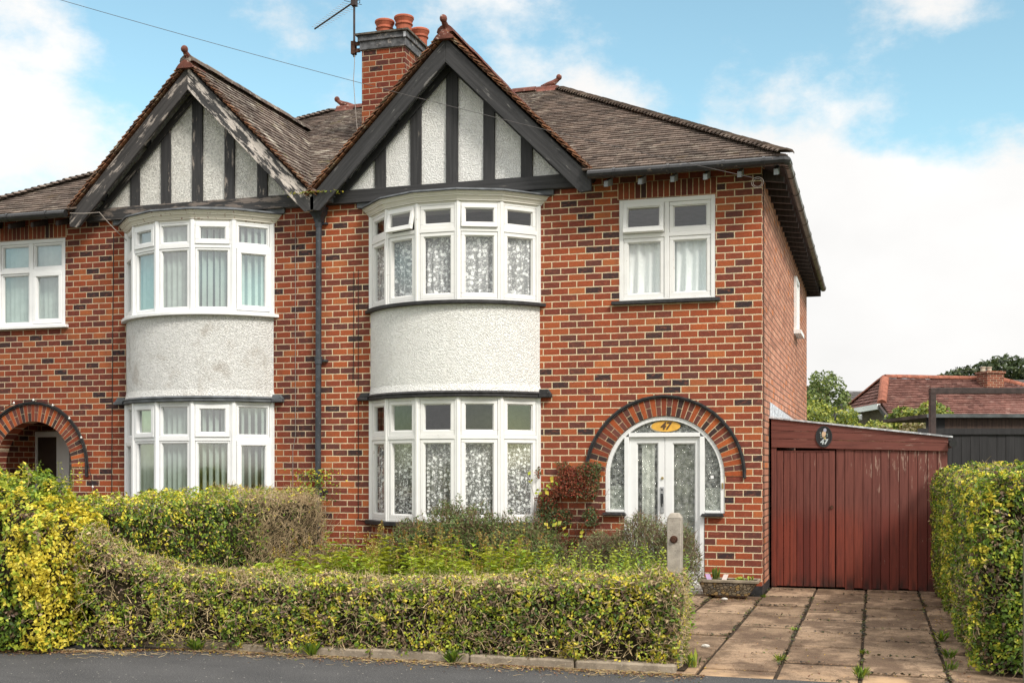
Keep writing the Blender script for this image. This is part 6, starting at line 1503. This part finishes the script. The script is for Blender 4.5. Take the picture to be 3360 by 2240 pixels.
# trees and bushes
M['bark'] = m_plain('bark', (.085, .065, .045), .95, .1, .35, 6, 1)
def tree(name, label, xr, z, h, blobs, n, size, pal, seed, group=None):
    p = far(xr, z); t = thing(name, (p[0], p[1], 0), label, 'tree', group); m = MB()
    m.tube([(p[0], p[1], -.1), (p[0]+.1, p[1], h*.35), (p[0], p[1]+.1, h*.7)], [h*.028, h*.020, h*.008], 8)
    for i in range(9):
        a = RNG.uniform(0, 6.28); z0 = h*RNG.uniform(.3, .6); b = blobs[i % len(blobs)]; q = far(xr+b[0][0], z+b[0][1])
        m.tube([(p[0]+.05, p[1], z0), ((p[0]+q[0])/2, (p[1]+q[1])/2, (z0+b[0][2])/2+.2), (q[0]+RNG.normal(0, .3), q[1]+RNG.normal(0, .3), b[0][2])], [h*.010, h*.006, h*.002], 5)
    m.build('trunk', 'bark', t); PP, NN = [], []; vol = [b[1]**2 for b in blobs]
    for b, v in zip(blobs, vol):
        q = far(xr+b[0][0], z+b[0][1]); P, N3 = blob_points(int(n*v/sum(vol)), (q[0], q[1], b[0][2]), (b[1], b[1], b[1]*b[2]), .3, .16, seed); 
        k = vnoise(P, 1.6/b[1], seed+5) < .64; PP.append(P[k]); NN.append(N3[k])
    P, N3 = np.concatenate(PP), np.concatenate(NN); c = vnoise(P, 1.1, seed+9); c2 = vnoise(P, .5, seed+2)
    link('crown', leaf_mesh('crown', P, N3+np.array([0, 0, .3]), RNG.uniform(*size, len(P)), pick(np.stack([c, 1-c, .7*c2, .3+0*c], 1), np.array(pal)), .6, .9), t)
DT = [(.11, .15, .04), (.065, .095, .03), (.16, .19, .05), (.05, .07, .025)]; LT = [(.28, .32, .06), (.17, .22, .05), (.40, .40, .08), (.09, .13, .035)]
tree('leafy_tree', 'round dark green tree just right of the brick side wall', 10.9, 42, 4.8, [((-.3, 0, 3.6), .7, 1), ((.3, .3, 4.45), .66, .85), ((.75, .3, 3.9), .5, .9), ((-.9, .3, 3.6), .7, .8), ((-.7, .4, 2.9), .9, .9)], 5000, (.09, .17), [(.22, .28, .09), (.15, .20, .065), (.28, .32, .10), (.10, .14, .05)], 101)
tree('leafy_tree', 'bright yellow green bushy tree in front of the dark tree', 9.6, 36, 3.4, [((-.5, 0, 2.9), .9, .9), ((.25, 0, 2.9), .75, .9), ((.7, .2, 2.5), .6, 1), ((-.1, -.4, 1.5), 1.0, .9)], 7500, (.08, .16), LT, 103)
tree('leafy_tree', 'reddish tinged tree top at the edge of the side wall', 12.0, 48, 5.1, [((.2, 0, 4.3), .7, .9), ((-.5, 0, 3.9), .8, .9)], 2200, (.10, .18), [(.17, .13, .045), (.10, .10, .03), (.20, .15, .05), (.07, .07, .03)], 105)
tree('spreading_tree', 'large dark spreading tree beyond the bungalow at the right edge', 31.5, 78, 8.6, [((-1.5, 0, 7.3), 1.9, .45), ((1.0, 0, 7.8), 2.2, .5), ((3.5, 0, 7.2), 2.5, .6), ((2.2, 0, 6.0), 2.6, .6), ((5.5, 0, 6.6), 2.5, .7)], 9000, (.22, .40), [(.06, .085, .03), (.04, .06, .022), (.09, .11, .04), (.03, .045, .02)], 107)
def bush(name, label, xr, z, blobs, n, size, pal, seed):
    p = far(xr, z); s = thing(name, (p[0], p[1], 0), label, 'bush'); PP, NN = [], []
    for (dx, dz, hz), r, f in blobs:
        q = far(xr+dx, z+dz); P, N3 = blob_points(n//len(blobs), (q[0], q[1], hz), (r, r, r*f), .25, .18, seed); PP.append(P); NN.append(N3)
    P, N3 = np.concatenate(PP), np.concatenate(NN); c = vnoise(P, 1.5, seed)
    link('foliage', leaf_mesh('foliage', P, N3+np.array([0, 0, .3]), RNG.uniform(*size, len(P)), pick(np.stack([c, 1-c, .6*c, .3+0*c], 1), np.array(pal)), .6, .9), s)
    m = 60; b0 = np.tile([p[0], p[1], 0], (m, 1))+RNG.normal(0, .3, (m, 3))*np.array([1, 1, 0]); link('stems', twig_mesh('stems', b0, np.stack([RNG.normal(0, .4, m), RNG.normal(0, .4, m), np.ones(m)], 1), RNG.uniform(1, 2, m), np.full(m, .02), np.tile(BRN*.6, (m, 1))), s); return s
bush('bush', 'lime green bush in front of the bungalow behind the garage roof', 9.05, 27, [((-.7, 0, 2.25), .5, .9), ((0, .2, 2.55), .5, .95), ((.55, 0, 2.65), .5, .95), ((-.95, 0, 1.7), .45, 1), ((.3, -.2, 1.7), .8, 1)], 6500, (.07, .14), LT, 111)
bush('dead_bush', 'dry straw coloured clipped bush top beside the metal frame', 8.45, 25, [((-.5, 0, 2.1), .45, .85), ((.1, 0, 2.15), .5, .9), ((.6, 0, 2.2), .45, .9)], 2600, (.05, .11), [(.30, .25, .13), (.20, .16, .08), (.38, .32, .18), (.13, .12, .05)], 113)
bush('bush', 'leafy creeper top over the shed roof against the bungalow tiles', 12.3, 26.5, [((0, 0, 2.35), .6, .7), ((.9, 0, 2.3), .5, .6), ((-.8, 0, 2.2), .45, .6)], 2200, (.07, .13), [(.10, .14, .04), (.06, .09, .03), (.16, .19, .05), (.05, .07, .02)], 115)
m = MB(); m.tube(sag(tuple(far3(18.6, 46.4, 5.5)), tuple(far3(17.2, 46.2, 5.38)), .05, 10), .012, 4); tag(m.build('overhead_wire', 'cable'), 'faint wire running left from the bungalow chimney', 'wire')
